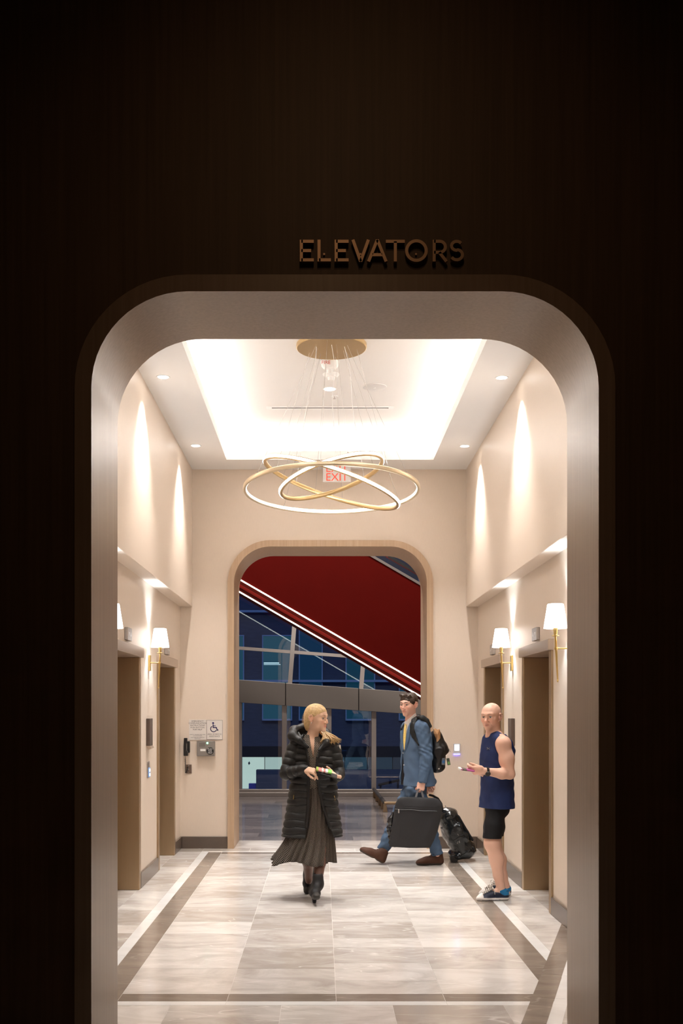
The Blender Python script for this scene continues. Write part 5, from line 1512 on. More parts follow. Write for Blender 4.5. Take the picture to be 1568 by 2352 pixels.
        def cf(p, Q=Q, f=f, heel=heel, L_=L_):
            t = ((p - heel) @ f) / L_; z = p[:, 2]; c = np.tile(np.array(can), (len(p), 1))
            c[(z < .030 + .006 * np.clip((t - .8) / .2, 0, 1))] = rub
            c[(t > .80) & (z < .075)] = rub
            c[(np.abs(z - .0105) < .0030) & (t < .85)] = (.05, .05, .09)
            return c
        so = vobj('sneaker', v, attr_mat('sneaker_' + nm, .5), root, cf)
        g = G()
        for k in range(6):
            t = .80 - k * .055; z = .064 + k * .0085 + .006; e = .026
            g.tube([Q(t, -e, z - .012), Q(t - .012, -e * .4, z + .005), Q(t - .02, e * .4, z + .005), Q(t - .03, e, z - .012)], .0042, 6)
            g.tube([Q(t - .03, -e, z - .010), Q(t - .018, 0, z + .007), Q(t, e, z - .012)], .0042, 6)
        for sg_ in (-1, 1):
            c0 = Q(.50, 0, .118)
            g.tube([c0, Q(.56, .02 * sg_, .135), Q(.60, .04 * sg_, .125), Q(.57, .045 * sg_, .105), Q(.52, .02 * sg_, .112)], .0032, 6)
            g.tube([c0, Q(.46, .035 * sg_, .100), Q(.455, .048 * sg_, .06)], .0032, 6)
        ls = obj('laces', g, mat('lace_white', (.72, .66, .60), .7), so, smooth=True, angle=180); ls['kind'] = 'stuff'
        v = Vol(Q(.0, 0, 0) - .12, Q(.4, 0, .15) + .12, .0036)
        v.cone(Q(.13, 0, .06), ank + np.array((.006, 0, -.033)), .041, .0405, .01)
        v.field(Q(.0, 0, 0) - .12, Q(.4, 0, .15) + .12, lambda X, Y, Z: -(Z - .105 - .35 * (X - Q(.15, 0, 0)[0])) , 0, 's')
        vobj('sock', v, cloth('blue_sock', (.03, .20, .42), .8, .15, 150), root)
    # ---- watch
    wc = wr * .93 + elb * .07; wd = unit(elb - wr)
    g = G(); n_ = 40; a = unit(np.cross(wd, (0, 0, 1))); b = np.cross(wd, a)
    ringp = [[tuple(wc + (a * math.cos(t) * 1.0 + b * math.sin(t)) * (rr) + wd * ww) for rr, ww in ((.0335, -.011), (.0365, -.011), (.0365, .011), (.0335, .011), (.0335, -.011))] for t in [2 * math.pi * k / n_ for k in range(n_ + 1)]]
    g.grid(ringp)
    wt = obj('watch_strap', g, M['black'], root, smooth=True)
    nd = unit(np.array((0, -.80, -.45))); nd = unit(nd - wd * (nd @ wd))
    obj('watch_face', disc(G(), wc + nd * .040, nd, .021, .012), mat('watch_dark', (.03, .03, .032), .2), wt, bevel=.002)
    obj('watch_bezel', disc(G(), wc + nd * .038, nd, .0235, .009), M['black'], wt, bevel=.002)
    # ---- his phone: a thing of its own
    c = W(1071, 1767.5, -.275); ex = unit(W(1056, 1766, -.28) - W(1086, 1770, -.27)); ey = unit(np.array((0, 1, .15)) - ex * (np.array((0, 1, .15)) @ ex)); ez = np.cross(ex, ey)
    ph = thing('smartphone', tuple(c), 'phone in a pink case held in the bald man\'s hand', 'phone')
    def sl(name, half, off, m, bev=.002):
        g = G().box([-q for q in half], half); g.v = [tuple(c + ex * (q[0] + off[0]) + ey * (q[1] + off[1]) + ez * (q[2] + off[2])) for q in g.v]
        return obj(name, g, m, ph, bevel=bev)
    sl('case', (.060, .034, .0055), (-.004, 0, 0), mat('pink_case', (.45, .08, .28), .4))
    sl('screen', (.054, .031, .001), (-.004, 0, .006), M['black'], 0)
    sl('white_end', (.012, .033, .0075), (.056, 0, 0), M['white'])
    sl('dark_band', (.020, .0345, .0062), (.022, 0, 0), mat('case_dark', (.08, .06, .05), .4))
    return root
bald_man()
# ------------------------------------------------------------------ man in the blue suit
def suit_man():
    d0 = 11.46; S = d0 / F
    W = lambda px, py, dy=0.0: np.array(P(px, py, d0 + dy))
    root = thing('person', (W(955, 0)[0], d0, 0), 'man in blue suit and yellow tie striding to the left with luggage', 'person')
    hd = Head(W(938.5, 1619.5, -.02), math.radians(38), math.radians(-2), math.radians(0), 1.02)
    al = math.radians(28); fv = np.array((-math.cos(al), -math.sin(al), 0)); lf = np.array((math.sin(al), -math.cos(al), 0)); rot = math.atan2(fv[1], fv[0])
    # ---- body
    v = Vol((W(890, 0)[0], d0 - .42, .0), (W(1025, 0)[0], d0 + .36, 1.84), .0046)
    v2 = v
    hd.sculpt(v, jaw=1.0, nose=1.0, brow=1.05, cheek=1.0, lips=.95)
    nb = W(945, 1656, .0)
    v.cone(hd.p(-.022, 0, -.05), nb, .053, .058, .03)
    v.chain([nb, W(952, 1690), W(954, 1740), W(953, 1795)], [.06, .09, .09, .08], .04)
    shN = W(969, 1670, -.175); elN = W(979, 1742, -.215); wrN = W(970.5, 1793, -.225)
    v.chain([W(955, 1672, -.05), shN, elN, wrN], [.05, .05, .04, .028], .03)
    hand(v, W(970, 1794, -.226), W(963, 1822, -.232) - W(970, 1794, -.226), (.25, .95, 0), (-1, -.1, .15), 1.02,
         curls=((48, 85, 55), (52, 88, 55), (55, 88, 55), (58, 88, 55)), thumb=(.85, .35, .45), spread=.0, tcurl=12)
    shF = W(938, 1672, .17); elF = W(962, 1742, .24); wrF = W(985, 1795, .24)
    v.chain([W(950, 1672, .05), shF, elF, wrF], [.05, .05, .04, .028], .03)
    hand(v, wrF, W(994, 1818, .24) - wrF, (-.3, -.9, 0), (-1, 0, .1), 1.0, curl=(50, 80, 50), thumb=(.8, .4, .4))
    hN, kN, aN = W(953, 1808, -.085), W(982, 1885, -.07), W(1003, 1962, -.05)
    hF, kF, aF = W(946, 1808, .085), W(913, 1878, .06), W(879, 1952, .06)
    v.chain([W(952, 1800), hN, kN, aN], [.08, .07, .05, .038], .03); v.chain([W(952, 1800), hF, kF, aF], [.08, .07, .05, .038], .03)
    colf = lambda pos: hd.color(pos, (.70, .41, .32), (.56, .24, .20), (.055, .032, .022), brow_h=.027, brow_t=.0052, stubble=.32, red=(1.10, .80, .76))
    body = vobj('body', v, M['skin'], root, colf)
    hd.eyes(root, (.03, .035, .03), -.03); hd.brows(root, body, (.05, .028, .018), .0040, .027)
    # ---- hair: short, dark, tousled on top
    v = Vol(hd.c + np.array((-.17, -.17, -.14)), hd.c + np.array((.17, .17, .19)), .0034)
    E = lambda c, r, k=.02, op='u': v.ell(hd.p(*c), A3(r) * hd.s, hd.R, k, op)
    E((-.012, 0, .038), (.108, .085, .090), .01)
    rr = random.Random(9)
    for i in range(46):
        a = rr.uniform(-1, 1); b = rr.uniform(-.7, 1.0)
        E((-.02 + .085 * b, .058 * a * (1 - .3 * abs(b)), .108 + .012 * rr.random() - .035 * a * a - .028 * max(b, 0) ** 2), (.020, .013, .015), .008)
    for i in range(12): E((.058 + rr.uniform(-.012, .014), rr.uniform(-.05, .05), .094 + rr.uniform(-.008, .010)), (.020, .016, .014), .015)
    E((.130, 0, -.040), (.078, .135, .104), .010, 's')
    for g_ in (-1, 1): E((.024, g_ * .088, -.062), (.034, .03, .056), .008, 's')
    E((-.005, .085, -.008), (.024, .022, .036), .006, 's'); E((-.005, -.085, -.008), (.024, .022, .036), .006, 's')
    E((-.03, 0, -.135), (.2, .2, .082), .01, 's')
    v.add(hd.c - .2, hd.c + .2, lambda X, Y, Z: wnoise(X, Y, Z, 230, .0022) + wnoise(X, Y, Z, 110, .002))
    vobj('hair', v, mat('dark_brown_hair', (.030, .016, .010), .42, noise=.4, nscale=80), root)
    # ---- torso: shirt, jacket, lining
    tor = [(1657, 947, .070, .085), (1664, 950, .095, .165), (1674, 953, .125, .195), (1690, 955, .142, .205), (1715, 956, .150, .200), (1745, 956, .146, .186), (1775, 957, .154, .196), (1804, 958, .166, .212)]
    secs = [(W(0, y)[2], W(x, y)[0], d0, a, b) for y, x, a, b in tor]
    zb_, zc_, zh_ = W(0, 1727)[2], W(0, 1776)[2], W(0, 1806)[2]
    lo, hi = (W(888, 0)[0], d0 - .42, W(0, 1812)[2]), (W(1025, 0)[0], d0 + .42, W(0, 1634)[2])
    v = Vol(lo, hi, .0046)
    v.loft([q for q in secs if q[0] > zc_ - .05], rot, .0, p=2.2, grow=-.014)
    v.cone(nb + np.array((-.004, 0, -.05)), hd.p(-.014, 0, -.085), .072, .064, .012)
    pf, pb = W(926, 1662, -.1), W(953, 1637, .0); pn = unit(np.array((pb[2] - pf[2], 0, pf[0] - pb[0]))); pn = pn if pn[2] > 0 else -pn
    v.field(lo, hi, lambda X, Y, Z: -((X - pf[0]) * pn[0] + (Z - pf[2]) * pn[2]), .004, 's')
    v.cone(hd.p(-.016, 0, -.11), hd.p(-.03, 0, .05), .056, .07, .0, op='s')
    vobj('shirt', v, cloth('white_shirt', (.74, .69, .66), .7, .03, 60), root)
    v = Vol(lo, hi, .0046)
    v.loft([q for q in secs if q[0] < W(0, 1705)[2]], rot, .0, p=2.2, grow=-.010)
    vobj('jacket_lining', v, cloth('black_lining', (.008, .008, .010), .5, .1, 60), root)
    v = Vol(lo, hi, .0046)
    foldt = lambda X, Y, Z: wnoise(X, Y, Z, 26, .005) + .0015 * np.sin(X * 50 + Z * 35)
    v.loft(secs, rot, .0, p=2.2, disp=foldt)
    v.chain([nb + np.array((.02, -.045, -.02)), shN + np.array((0, .03, .0))], [.055, .062], .04)
    v.chain([nb + np.array((.0, .045, -.02)), shF + np.array((0, -.03, .0))], [.055, .062], .04)
    # collar standing round the neck
    v.chain([nb + np.array((.045, .045, .005)), nb + np.array((.062, .0, .022)), nb + np.array((.045, -.055, .0))], [.016, .016, .016], .012)
    # V front: a along the chest, b across
    cx0, cy0 = W(955, 0)[0], d0
    def front(X, Y, Z):
        a = (X - cx0) * fv[0] + (Y - cy0) * fv[1]; b = (X - cx0) * lf[0] + (Y - cy0) * lf[1]
        up = np.clip((Z - zb_) / (W(0, 1655)[2] - zb_), 0, 1.2); dn = np.clip((zc_ + .06 - Z) / (zc_ + .06 - zh_), 0, 1.3)
        c = -.012 * up - .035 * dn
        w_ = .068 * up ** .9 + .022 * dn - .002
        return np.maximum(np.abs(b - c) - w_, -a + .02)
    v.field(lo, hi, front, .004, 's')
    v.cone(nb + np.array((-.01, 0, -.03)), hd.p(-.01, 0, -.06), .066, .072, .004, op='s')
    # dark gap of the open front on the far side
    def gap(X, Y, Z):
        a = (X - cx0) * fv[0] + (Y - cy0) * fv[1]; b = (X - cx0) * lf[0] + (Y - cy0) * lf[1]
        t = np.clip((zb_ - Z) / (zb_ - zc_), 0, 1)
        return np.maximum(np.maximum(np.abs(b + .040 + .02 * t) - (.004 + .036 * t), -a), Z - zb_)
    v.field(lo, hi, gap, .004, 's')
    # sleeves
    fold_s = lambda X, Y, Z, t: .0042 * np.sin(Z * 105 + X * 70 + 2.2 * np.sin(Z * 31)) * (.25 + .75 * np.exp(-((t - .95) / .45) ** 2)) + .002 * np.sin(Z * 60 - X * 90)
    fold_f = lambda X, Y, Z, t: .0042 * np.sin(Z * 105 + X * 70 + 2.2 * np.sin(Z * 31)) * np.exp(-(t / .5) ** 2) + .0015 * np.sin(Z * 70 - X * 80)
    for s_, e_, w__ in ((shN, elN, wrN), (shF, elF, wrF)):
        v.ell(s_ + np.array((.004, 0, -.004)), (.078, .074, .078), None, .03)
        v.cone(s_, e_, .077, .064, .02, disp=fold_s); v.cone(e_, w__, .064, .048, .015, disp=fold_f)
        v.cone(w__ - unit(w__ - e_) * .012, w__ + unit(w__ - e_) * .1, .038, .038, .0, op='s')
    # tails of the jacket behind
    v.chain([W(972, 1770, .02), W(985, 1793, .02), W(996, 1795, .01)], [.08, .06, .028], .03, (0, 1, 0), 1.6)
    v.field(lo, hi, lambda X, Y, Z: Z - zh_ - .06 * (X - cx0) + X * 0, .004, 's') if False else None
    suitm = cloth('blue_wool', (.070, .113, .185), .72, .10, 260)
    jk = vobj('jacket', v, suitm, root)
    # lapels, as raised flaps along the V
    for sgn in (-1, 1):
        pts = []; 
        for k in range(9):
            t = k / 8; z = zb_ + (W(0, 1661)[2] - zb_) * t; up = (z - zb_) / (W(0, 1655)[2] - zb_)
            b = -.012 * up + sgn * (.068 * up ** .9 + .012 + .016 * math.sin(math.pi * min(1, t * 1.05)))
            ra = np.interp(z, [q[0] for q in sorted(secs)], [q[3] for q in sorted(secs)]); rb = np.interp(z, [q[0] for q in sorted(secs)], [q[4] for q in sorted(secs)])
            a = ra * (1 - min(.98, abs(b) / rb) ** 2.2) ** (1 / 2.2)
            cxx = np.interp(z, [q[0] for q in sorted(secs)], [q[1] for q in sorted(secs)])
            pts.append(np.array((cxx, d0, z)) + fv * (a + .003) + lf * b)
        g = G(); rows = []
        for i, p_ in enumerate(pts):
            w_ = .026 * math.sin(math.pi * (.08 + .84 * i / 8)) + .004
            rows.append([tuple(p_ - lf * w_ * sgn - fv * .001), tuple(p_ + fv * .006), tuple(p_ + lf * w_ * sgn * 1.0 - fv * .004)])
        g.grid(rows)
        lp = obj('lapel', g, suitm, jk, smooth=True); md = lp.modifiers.new('thick', 'SOLIDIFY'); md.thickness = .004; md.offset = 0
    for (x, y) in ((925.5, 1729.5), (927.5, 1757)):
        h_ = project(x, y, jk, .002)
        if h_: obj('button', disc(G(), h_[0], h_[1], .008, .005, 12), mat('horn_button', (.35, .35, .38), .3), jk)
    h_ = project(942.5, 1664, jk, .002)
    if h_: obj('lapel_pin', disc(G(), h_[0], h_[1], .004, .003, 10), M['steel'], jk)
    # ---- tie
    def chest(z, b, off):
        ss = sorted(secs); ra = np.interp(z, [q[0] for q in ss], [q[3] for q in ss]) - .014; rb = np.interp(z, [q[0] for q in ss], [q[4] for q in ss]); cxx = np.interp(z, [q[0] for q in ss], [q[1] for q in ss])
        return np.array((cxx, d0, z)) + fv * (ra * (1 - min(.98, abs(b) / rb) ** 2.2) ** (1 / 2.2) + off) + lf * b
    zt = W(0, 1659)[2]; g = G(); rows = []
    for k in range(14):
        t = k / 13; z = zt + (zb_ + .012 - zt) * t; w_ = (.017 if t < .06 else .013 + .022 * t); b0 = -.012 * (1 - t) + .000
        o_ = .016 - .006 * t
        rows.append([tuple(chest(z, b0 - w_, o_ * .5)), tuple(chest(z, b0, o_)), tuple(chest(z, b0 + w_, o_ * .5))])
    g.grid(rows)
    tie = obj('tie', g, None, root, smooth=True); tm, N, L, bs = newmat('yellow_tie')
    tc = N.new('ShaderNodeTexCoord'); vo = N.new('ShaderNodeTexVoronoi'); vo.inputs['Scale'].default_value = 95; L.new(tc.outputs['Object'], vo.inputs['Vector'])
    cr = N.new('ShaderNodeMix'); cr.data_type = 'RGBA'; cr.inputs[6].default_value = (.80, .62, .25, 1); cr.inputs[7].default_value = (.66, .42, .06, 1)
    L.new(vo.outputs['Distance'], cr.inputs[0]); L.new(cr.outputs[2], bs.inputs['Base Color']); tie.data.materials.append(tm)
    md = tie.modifiers.new('thick', 'SOLIDIFY'); md.thickness = .006
    v = Vol(chest(zt, -.012, .0) - .05, chest(zt, -.012, .0) + .05, .003); kn = chest(zt, -.012, .012)
    v.cone(kn + np.array((0, 0, .012)), kn - np.array((0, 0, .014)), .019, .013, .005); vobj('tie_knot', v, tm, tie).parent = root
    # ---- trousers
    v = Vol((W(855, 0)[0], d0 - .26, .08), (W(1030, 0)[0], d0 + .26, W(0, 1785)[2]), .0046)
    v.chain([W(956, 1792), W(955, 1815)], [.110, .114], .03, (0, 1, 0), 1.3)
    tf = lambda X, Y, Z, t: .004 * np.sin(Z * 46 + X * 38 + 2 * np.sin(Z * 17)) + .003 * np.sin(Z * 90 - X * 40)
    for h_, k_, a_ in ((hN, kN, aN), (hF, kF, aF)):
        v.cone(h_ + np.array((0, 0, -.03)), k_, .100, .080, .03, disp=tf); v.cone(k_, a_, .080, .062, .02, disp=tf)
    for a_, k_ in ((aN, kN), (aF, kF)):
        dd = unit(a_ - k_); v.field(a_ - .16, a_ + .16, lambda X, Y, Z, a_=a_, dd=dd: -((X - a_[0]) * dd[0] + (Y - a_[1]) * dd[1] + (Z - a_[2]) * dd[2] - .004), 0, 's')
        v.cone(a_ - dd * .03, a_ + dd * .1, .053, .053, 0, op='s')
    vobj('trousers', v, suitm, root)
    # ---- suede ankle shoes
    suede = (.070, .026, .013); sole = (.055, .042, .036)
    for heel, toe, ank in ((A3(P(1018, 1985.5, d0 - .03)), A3(P(955, 1987, d0 - .06)), aN), (A3(P(880, 1984.5, d0 + .0)), A3(P(824, 1954, d0 + .02)), aF)):
        if ank is aN: heel[2] = toe[2] = 0
        else: heel[2] = .0
        v, Q, f, u, s_, L_ = shoe_vol(heel, toe, h=.0042)
        v.chain([Q(.13, 0, .030), Q(.5, 0, .028), Q(.72, 0, .026), Q(.88, 0, .024)], [.038, .038, .046, .036], .02, u, .75)
        v.chain([Q(.14, 0, .06), Q(.38, 0, .065), Q(.62, 0, .050), Q(.85, 0, .038)], [.038, .037, .035, .026], .03)
        v.chain([Q(.15, 0, .05), Q(.16, 0, .11)], [.040, .040], .02); v.cone(Q(.36, 0, .05), Q(.28, 0, .11), .034, .036, .03)
        v.field(Q(-.3, -.1, -.1) - .25, Q(1.3, .1, .3) + .25, lambda X, Y, Z: (X - heel[0]) * u[0] + (Y - heel[1]) * u[1] + (Z - heel[2]) * u[2] - .004 - .010 * np.clip(1 - np.abs((((X - heel[0]) * f[0] + (Y - heel[1]) * f[1] + (Z - heel[2]) * f[2]) / L_ - .38) / .10), 0, 1), 0, 's')
        cf = lambda p: np.where((((p - heel) @ u) < .022)[:, None], np.array(sole), np.array(suede))
        so = vobj('suede_shoe', v, attr_mat('suede', .75), root, cf)
        g = G()
        for k in range(3):
            t = .50 - k * .06; g.tube([Q(t, -.026, .090 + k * .016), Q(t + .02, 0, .098 + k * .014), Q(t, .026, .090 + k * .016)], .003, 5)
        l_ = obj('laces', g, mat('brown_lace', (.04, .018, .01), .7), so, smooth=True, angle=180); l_['kind'] = 'stuff'
    sk = Vol(aF - .1, aF + .1, .004); dd = unit(aF - kF); sk.cone(aF - dd * .03, aF + dd * .03, .048, .045, .0); vobj('sock', sk, cloth('navy_sock', (.012, .014, .03), .8), root)

    # ------------------------------------------------------------------ his backpack
    bp = thing('backpack', tuple(W(1000, 1777, .03)), 'black backpack worn by the man in the blue suit', 'backpack')
    lea = mat('black_leather', (.010, .010, .011), .33, noise=.3, nscale=40, bump=.3, spec=.5)
    nyl = mat('black_cordura', (.010, .010, .010), .62, noise=.2, nscale=150, spec=.25)
    v = Vol(W(972, 1790, -.24), W(1042, 1655, .24), .0046)
    bx = lf
    v.chain([W(1000, 1690, .02), W(1004, 1725, .02), W(1003, 1758, .02)], [.060, .085, .080], .03, (0, 1, 0), 1.7)
    v.chain([W(1008, 1690, .01), W(1016, 1716, .01), W(1023, 1724, .01)], [.030, .048, .034], .03, (0, 1, 0), 1.8)
    v.chain([W(1012, 1738, .0), W(1011, 1760, .0)], [.048, .046], .02, (0, 1, 0), 1.7)
    v.add(W(960, 1800, -.3), W(1050, 1650, .3), lambda X, Y, Z: wnoise(X, Y, Z, 40, .004))
    bag = vobj('bag_body', v, lea, bp)
    def strap_pts(side):
        base = [(-.06, .10, 1640), (0, .0, 0)]
        return base
    g = G()
    st = [W(994, 1683, -.13), W(981, 1660, -.165), W(967, 1648, -.185), W(953, 1652, -.20), W(946, 1668, -.235), W(948, 1684, -.27), W(954, 1697, -.275), W(962, 1715, -.255), W(976, 1738, -.19)]
    def ribbon(pts, wid, nrm, th):
        g = G(); rows = []
        for i, p_ in enumerate(pts):
            t_ = unit(pts[min(i + 1, len(pts) - 1)] - pts[max(i - 1, 0)]); s_ = unit(np.cross(t_, nrm(p_))) * wid(i) / 2
            rows.append([tuple(p_ - s_), tuple(p_), tuple(p_ + s_)])
        g.grid(rows); return g
    cc = W(958, 1690, 0)
    # shoulder strap laid on the jacket
    st2 = []; sn = []
    for (x, y) in ((988, 1668), (980, 1655), (970, 1648.5), (960, 1649), (952, 1656), (948.5, 1667), (948.5, 1679), (951.5, 1690), (957, 1699), (962, 1710)):
        h_ = project(x, y, jk, .010); st2.append(np.array(h_[0]) if h_ else W(x, y, -.22)); sn.append(np.array(h_[1]) if h_ else np.array((0, -1.0, .3)))
    v = Vol(np.min(st2, 0) - .05, np.max(st2, 0) + .05, .0042)
    rs_ = [.018, .024, .030, .032] + [.033] * 3 + [.028, .018, .014]
    for i in range(len(st2) - 1): v.cone(st2[i], st2[i + 1], rs_[i], rs_[i + 1], .006, (sn[i] + sn[i + 1]), .42)
    vobj('shoulder_strap', v, nyl, bp)
    st3 = []
    for (x, y) in ((936, 1657), (929, 1662), (923, 1674), (919.5, 1688)):
        h_ = project(x, y, jk, .004); st3.append(np.array(h_[0]) if h_ else W(x, y, -.02))
    v = Vol(np.min(st3, 0) - .05, np.max(st3, 0) + .05, .0042); v.chain(st3, [.012, .012, .010, .008], .01); vobj('shoulder_strap', v, nyl, bp)
    # patch with print, zip pull, hanging tag
    h_ = project(1017, 1749, bag, .003); c = h_[0] if h_ else Vector(W(1017, 1749, -.1))
    o = obj('label_patch', G().box((c.x - .018, c.y - .012, c.z - .036), (c.x + .018, c.y + .002, c.z + .036)), mat('patch_grey', (.10, .11, .13), .6), bp, bevel=.003)
    obj('patch_print', G().box((c.x - .012, c.y - .0135, c.z - .016), (c.x + .013, c.y - .012, c.z + .012)), mat('patch_blue', (.02, .10, .26), .6), o)
    obj('zip_pull', G().tube([W(1031, 1720, -.06), W(1033.5, 1727, -.07)], .004, 6), M['steel'], bp)
    h_ = project(1007.5, 1765.5, bag, .002)
    if h_: obj('rivet', disc(G(), h_[0], h_[1], .008, .004, 12), M['steel'], bp)
    tg = [W(1024.5, 1742, -.09), W(1031.5, 1741, -.09), W(1034.5, 1756.5, -.09), W(1027.5, 1758, -.09)]
    g = G().add([tuple(q) for q in tg] + [tuple(q + np.array((0, .006, 0))) for q in tg], [(0, 1, 2, 3), (7, 6, 5, 4), (0, 4, 5, 1), (1, 5, 6, 2), (2, 6, 7, 3), (3, 7, 4, 0)])
    o = obj('luggage_tag', g, mat('tag_dark', (.05, .06, .04), .4), bp)
    m_ = lambda a, b: tg[0] + (tg[1] - tg[0]) * a + (tg[3] - tg[0]) * b - np.array((0, .001, 0))
    obj('tag_card', G().add([tuple(m_(.25, .5)), tuple(m_(.85, .5)), tuple(m_(.85, .88)), tuple(m_(.25, .88))], [(0, 1, 2, 3)]), mat('tag_green', (.14, .32, .08), .5), o)
    obj('tag_cord', G().tube([W(1023, 1735, -.085), W(1026, 1738, -.09), W(1027.5, 1741.5, -.09)], .0015, 5), M['steel'], o)
    # folded brown paper bag stuck under the flap: a thing of its own
    g = G()
    pp = [(996, 1675), (1000, 1673), (1004, 1676), (1009, 1674.5), (1011, 1682), (1011, 1695), (1008, 1700), (1003, 1705), (1000, 1695), (996.5, 1685)]
    pts = [W(x, y, -.115 + .010 * ((i * 7) % 3 - 1)) for i, (x, y) in enumerate(pp)]; ctr = W(1004.5, 1687, -.135); n_ = len(pts)
    g.add([tuple(q) for q in pts] + [tuple(ctr)] + [tuple(q + np.array((0, .06, 0))) for q in pts] + [tuple(ctr + np.array((0, .09, 0)))],
          [(i, (i + 1) % n_, n_) for i in range(n_)] + [(n_ + 1 + (i + 1) % n_, n_ + 1 + i, 2 * n_ + 1) for i in range(n_)] + [(i, n_ + 1 + i, n_ + 1 + (i + 1) % n_, (i + 1) % n_) for i in range(n_)])
    tag(obj('paper_bag', g, mat('brown_paper', (.42, .22, .10), .5, noise=.3, nscale=30, bump=.5), origin=tuple(ctr)), 'crumpled shiny brown paper bag tucked into the backpack top', 'bag')

    # ------------------------------------------------------------------ garment bag in his hand
    yb = d0 - .235
    q2 = lambda px, py: (P(px, py, yb).x, P(px, py, yb).z)
    gb = thing('garment_bag', (P(955, 0, yb).x, yb, P(0, 1947, yb).z), 'flat dark garment bag carried by its grey handles', 'garment bag')
    outl = [(905.7, 1853), (908, 1845), (913, 1836), (919.6, 1831.5), (930, 1830.4), (997, 1832.6), (1006, 1836), (1013, 1843), (1016, 1850), (1014, 1866), (1010, 1888), (1005, 1908), (996, 1930), (987, 1947), (940, 1947.5), (893.5, 1944.5), (897, 1915), (902, 1885), (904, 1868)]
    gbm = mat('dark_grey_cordura', (.020, .019, .021), .6, noise=.2, nscale=220, spec=.3)
    from mathutils import noise as mnoise
    # quilted two-sided sheet with soft belly
    v = Vol((P(885, 0, yb).x, yb - .09, P(0, 1955, yb).z), (P(1022, 0, yb).x, yb + .09, P(0, 1822, yb).z), .0046)
    poly = np.array([q2(*p) for p in outl])
    def sdpoly(X, Z):
        d = np.full(np.broadcast(X, Z).shape, 1e9); s_ = np.ones(d.shape); n = len(poly)
        for i in range(n):
            a, b = poly[i], poly[i - 1]; e = b - a
            wx, wz_ = X - a[0], Z - a[1]; t = np.clip((wx * e[0] + wz_ * e[1]) / (e @ e), 0, 1)
            d = np.minimum(d, (wx - e[0] * t) ** 2 + (wz_ - e[1] * t) ** 2)
            c1 = Z >= a[1]; c2 = Z < b[1]; c3 = e[0] * wz_ > e[1] * wx
            flip = (c1 & c2 & c3) | (~c1 & ~c2 & ~c3); s_ = np.where(flip, -s_, s_)
        return s_ * np.sqrt(d)
    sl, X, Y, Z = v.sub(v.lo, v.lo + v.h * v.n)
    d2 = sdpoly(X[:, :, 0], Z[0, 0, :][None, :])[:, None, :]
    belly = .012 + .030 * np.clip(-d2 / .09, 0, 1) ** .6
    dd = np.maximum(d2, np.abs(Y - yb + .004 * np.sin(X * 11 + Z * 9) + .003 * np.sin(X * 24 - Z * 17)) - belly)
    v.comb(sl, np.broadcast_to(dd, v.D[sl].shape).astype(f32), .0, 'u')
    gbo = vobj('bag_panel', v, gbm, gb)
    zp = [project(x, y, gbo, .001) for x, y in [(907 + k * 8, 1858.5 + .45 * k + .6 * math.sin(k)) for k in range(13)]]; zp = [np.array(h_[0]) for h_ in zp if h_]
    obj('zip_line', G().tube(zp, .006, 6), mat('zip_black', (.012, .012, .014), .4), gb, smooth=True)
    zp2 = [q + np.array((0, .003, .020)) for q in zp]; obj('seam', G().tube(zp2, .0035, 5), gbm, gb, smooth=True)
    h_ = project(915.5, 1863, gbo, .004); c = h_[0]
    obj('zip_pull', G().box((c.x - .007, c.y - .004, c.z - .02), (c.x + .007, c.y, c.z + .02)), M['steel'], gb, bevel=.002)
    hb = A3(W(964, 1814, -.232))
    for x0, x1 in ((954.5, 959), (972.0, 967.5)):
        a, b = A3(P(x0, 1833, yb)), A3((P(x1, 1815, yb).x, yb, P(x1, 1815, yb).z))
        g = G(); e = unit(b - a); s_ = unit(np.cross(e, (0, 1, 0))) * .011
        g.add([tuple(a - s_), tuple(a + s_), tuple(b + s_ * .8), tuple(b - s_ * .8)] + [tuple(q + np.array((0, .008, 0))) for q in (a - s_, a + s_, b + s_ * .8, b - s_ * .8)], [(0, 1, 2, 3), (7, 6, 5, 4), (0, 4, 5, 1), (1, 5, 6, 2), (2, 6, 7, 3), (3, 7, 4, 0)])
        obj('handle', g, mat('grey_webbing', (.13, .13, .14), .7), gb)
    obj('handle_grip', G().tube([A3(P(959, 1816, yb)), A3(P(961, 1812.5, yb)), A3(P(965.5, 1812.5, yb)), A3(P(967.5, 1816, yb))], .008, 8), mat('grip_grey', (.10, .10, .11), .7), gb, smooth=True)
    # folded rear half showing at the left edge
    v = Vol(W(880, 1955, -.28), W(925, 1855, -.05), .0046)
    v.chain([W(903, 1866, -.175), W(897, 1884, -.165), W(896, 1905, -.165), W(899, 1935, -.17), W(905, 1942, -.175)], [.012, .030, .034, .026, .015], .02, (0, 1, 0), 1.2)
    v.add(W(870, 1960, -.3), W(930, 1850, 0), lambda X, Y, Z: wnoise(X, Y, Z, 85, .006) + .003 * np.sin(Z * 120))
    vobj('rear_fold', v, mat('glossy_lining', (.012, .011, .013), .25, noise=.2, nscale=50), gb)

    # ------------------------------------------------------------------ rolling duffel behind him
    yr = 11.74
    R_ = lambda px, py, dy=0.0: np.array(P(px, py, yr + dy))
    rb = thing('rolling_duffel', tuple(R_(1046, 1977)[:2]) + (0,), 'glossy black wheeled duffel bag pulled behind the suited man', 'luggage')
    ax0, ax1 = R_(1061, 1946), R_(1027, 1880)
    upv = unit(ax1 - ax0); sdv = np.array((0, 1, 0)); fw = np.cross(sdv, upv)     # fw: towards lower left / upper right
    duf = mat('glossy_black_leather', (.012, .014, .016), .22, noise=.3, nscale=25, bump=.6, spec=.6)
    v = Vol(R_(1000, 1985, -.27), R_(1102, 1838, .27), .0046)
    v.chain([ax0 + upv * .0, ax0 * .5 + ax1 * .5, ax1], [.122, .128, .105], .03, (0, 1, 0), 1.55)
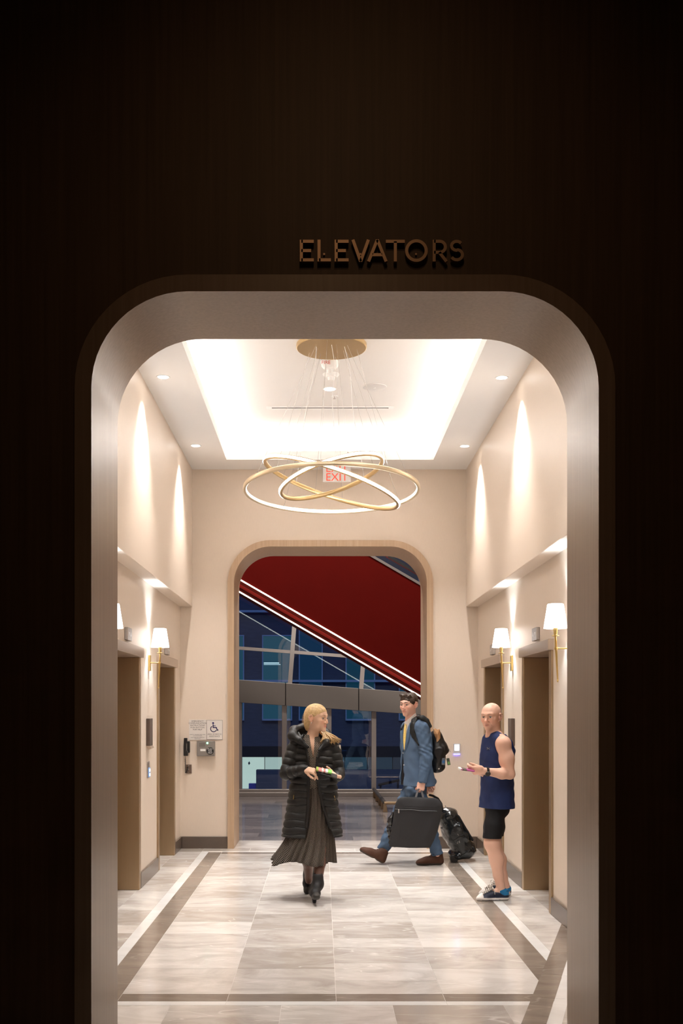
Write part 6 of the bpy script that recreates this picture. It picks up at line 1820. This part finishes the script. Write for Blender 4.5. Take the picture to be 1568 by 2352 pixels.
    v.ell(R_(1070, 1952), (.105, .19, .085), None, .04); v.ell(R_(1046, 1962), (.08, .19, .06), None, .03)
    v.ell(R_(1030, 1870), (.10, .16, .07), None, .03)
    v.ell(R_(1066, 1921, -.06), (.060, .13, .075), None, .03); v.ell(R_(1052, 1898, -.07), (.05, .12, .06), None, .03)
    v.add(R_(1000, 1990, -.3), R_(1105, 1830, .3), lambda X, Y, Z: wnoise(X, Y, Z, 26, .006) + wnoise(X, Y, Z, 60, .0022, 1.0))
    v.field(R_(1000, 2000, -.3), R_(1110, 1900, .3), lambda X, Y, Z: Z - .025, 0, 's')
    bo = vobj('bag_body', v, duf, rb)
    def on(pts, off=.003): 
        o_ = [project(x, y, bo, off) for x, y in pts]; return [np.array(h_[0]) for h_ in o_ if h_]
    for nm, pts, r_, m_ in (('piping', [(1009, 1897), (1020, 1891), (1032, 1884), (1044, 1876)], .006, nyl), ('strap', [(1014, 1902), (1027, 1893), (1041, 1883)], .010, duf), ('piping', [(1024, 1942), (1040, 1930), (1056, 1921), (1066, 1917)], .005, nyl), ('piping', [(1050, 1972), (1064, 1962), (1078, 1950), (1086, 1940)], .006, nyl)):
        q = on(pts, .002)
        if len(q) > 1: obj(nm, G().tube(q, r_, 6), m_, rb, smooth=True)
    for pts in ([(1050, 1915), (1053, 1919)], [(1051, 1932), (1050, 1938)], [(1054, 1931), (1055, 1936)], [(1022, 1850), (1024, 1855)]):
        q = on(pts, .005)
        if len(q) < 2: q = [R_(x, y, -.16) for x, y in pts]
        obj('zip_pull', G().tube(q, .005, 6), M['steel'], rb)
    hp = [R_(1047, 1871, -.12), R_(1053, 1876, -.13), R_(1062, 1892, -.13), R_(1072, 1909, -.13), R_(1082, 1925, -.13), R_(1085, 1930, -.12)]
    obj('side_handle', G().tube(hp, .014, 8), nyl, rb, smooth=True)
    hp = [R_(1054, 1892, -.10), R_(1064, 1902, -.12), R_(1074, 1918, -.12), R_(1081, 1929, -.10)]
    obj('side_strap', G().tube(hp, .009, 8), nyl, rb, smooth=True)
    hp = [R_(1016, 1862, -.06), R_(1013, 1846, -.06), R_(1005, 1834, -.06), R_(994, 1828, -.06), R_(986, 1826, -.02)]
    obj('pull_handle', G().tube(hp, .013, 8), nyl, rb, smooth=True)
    for dy in (-.15, .15):
        c = R_(1042, 1968, dy); c[2] = .042
        obj('wheel', disc(G(), c, (0, 1, 0), .042, .04, 24), mat('wheel_rubber', (.012, .012, .012), .5), rb, bevel=.006)
        c = R_(1084, 1950, dy * .8); obj('corner_guard', disc(G(), c, (0, 1, 0), .028, .06, 16), M['black'], rb, bevel=.006)
    return root
suit_man()
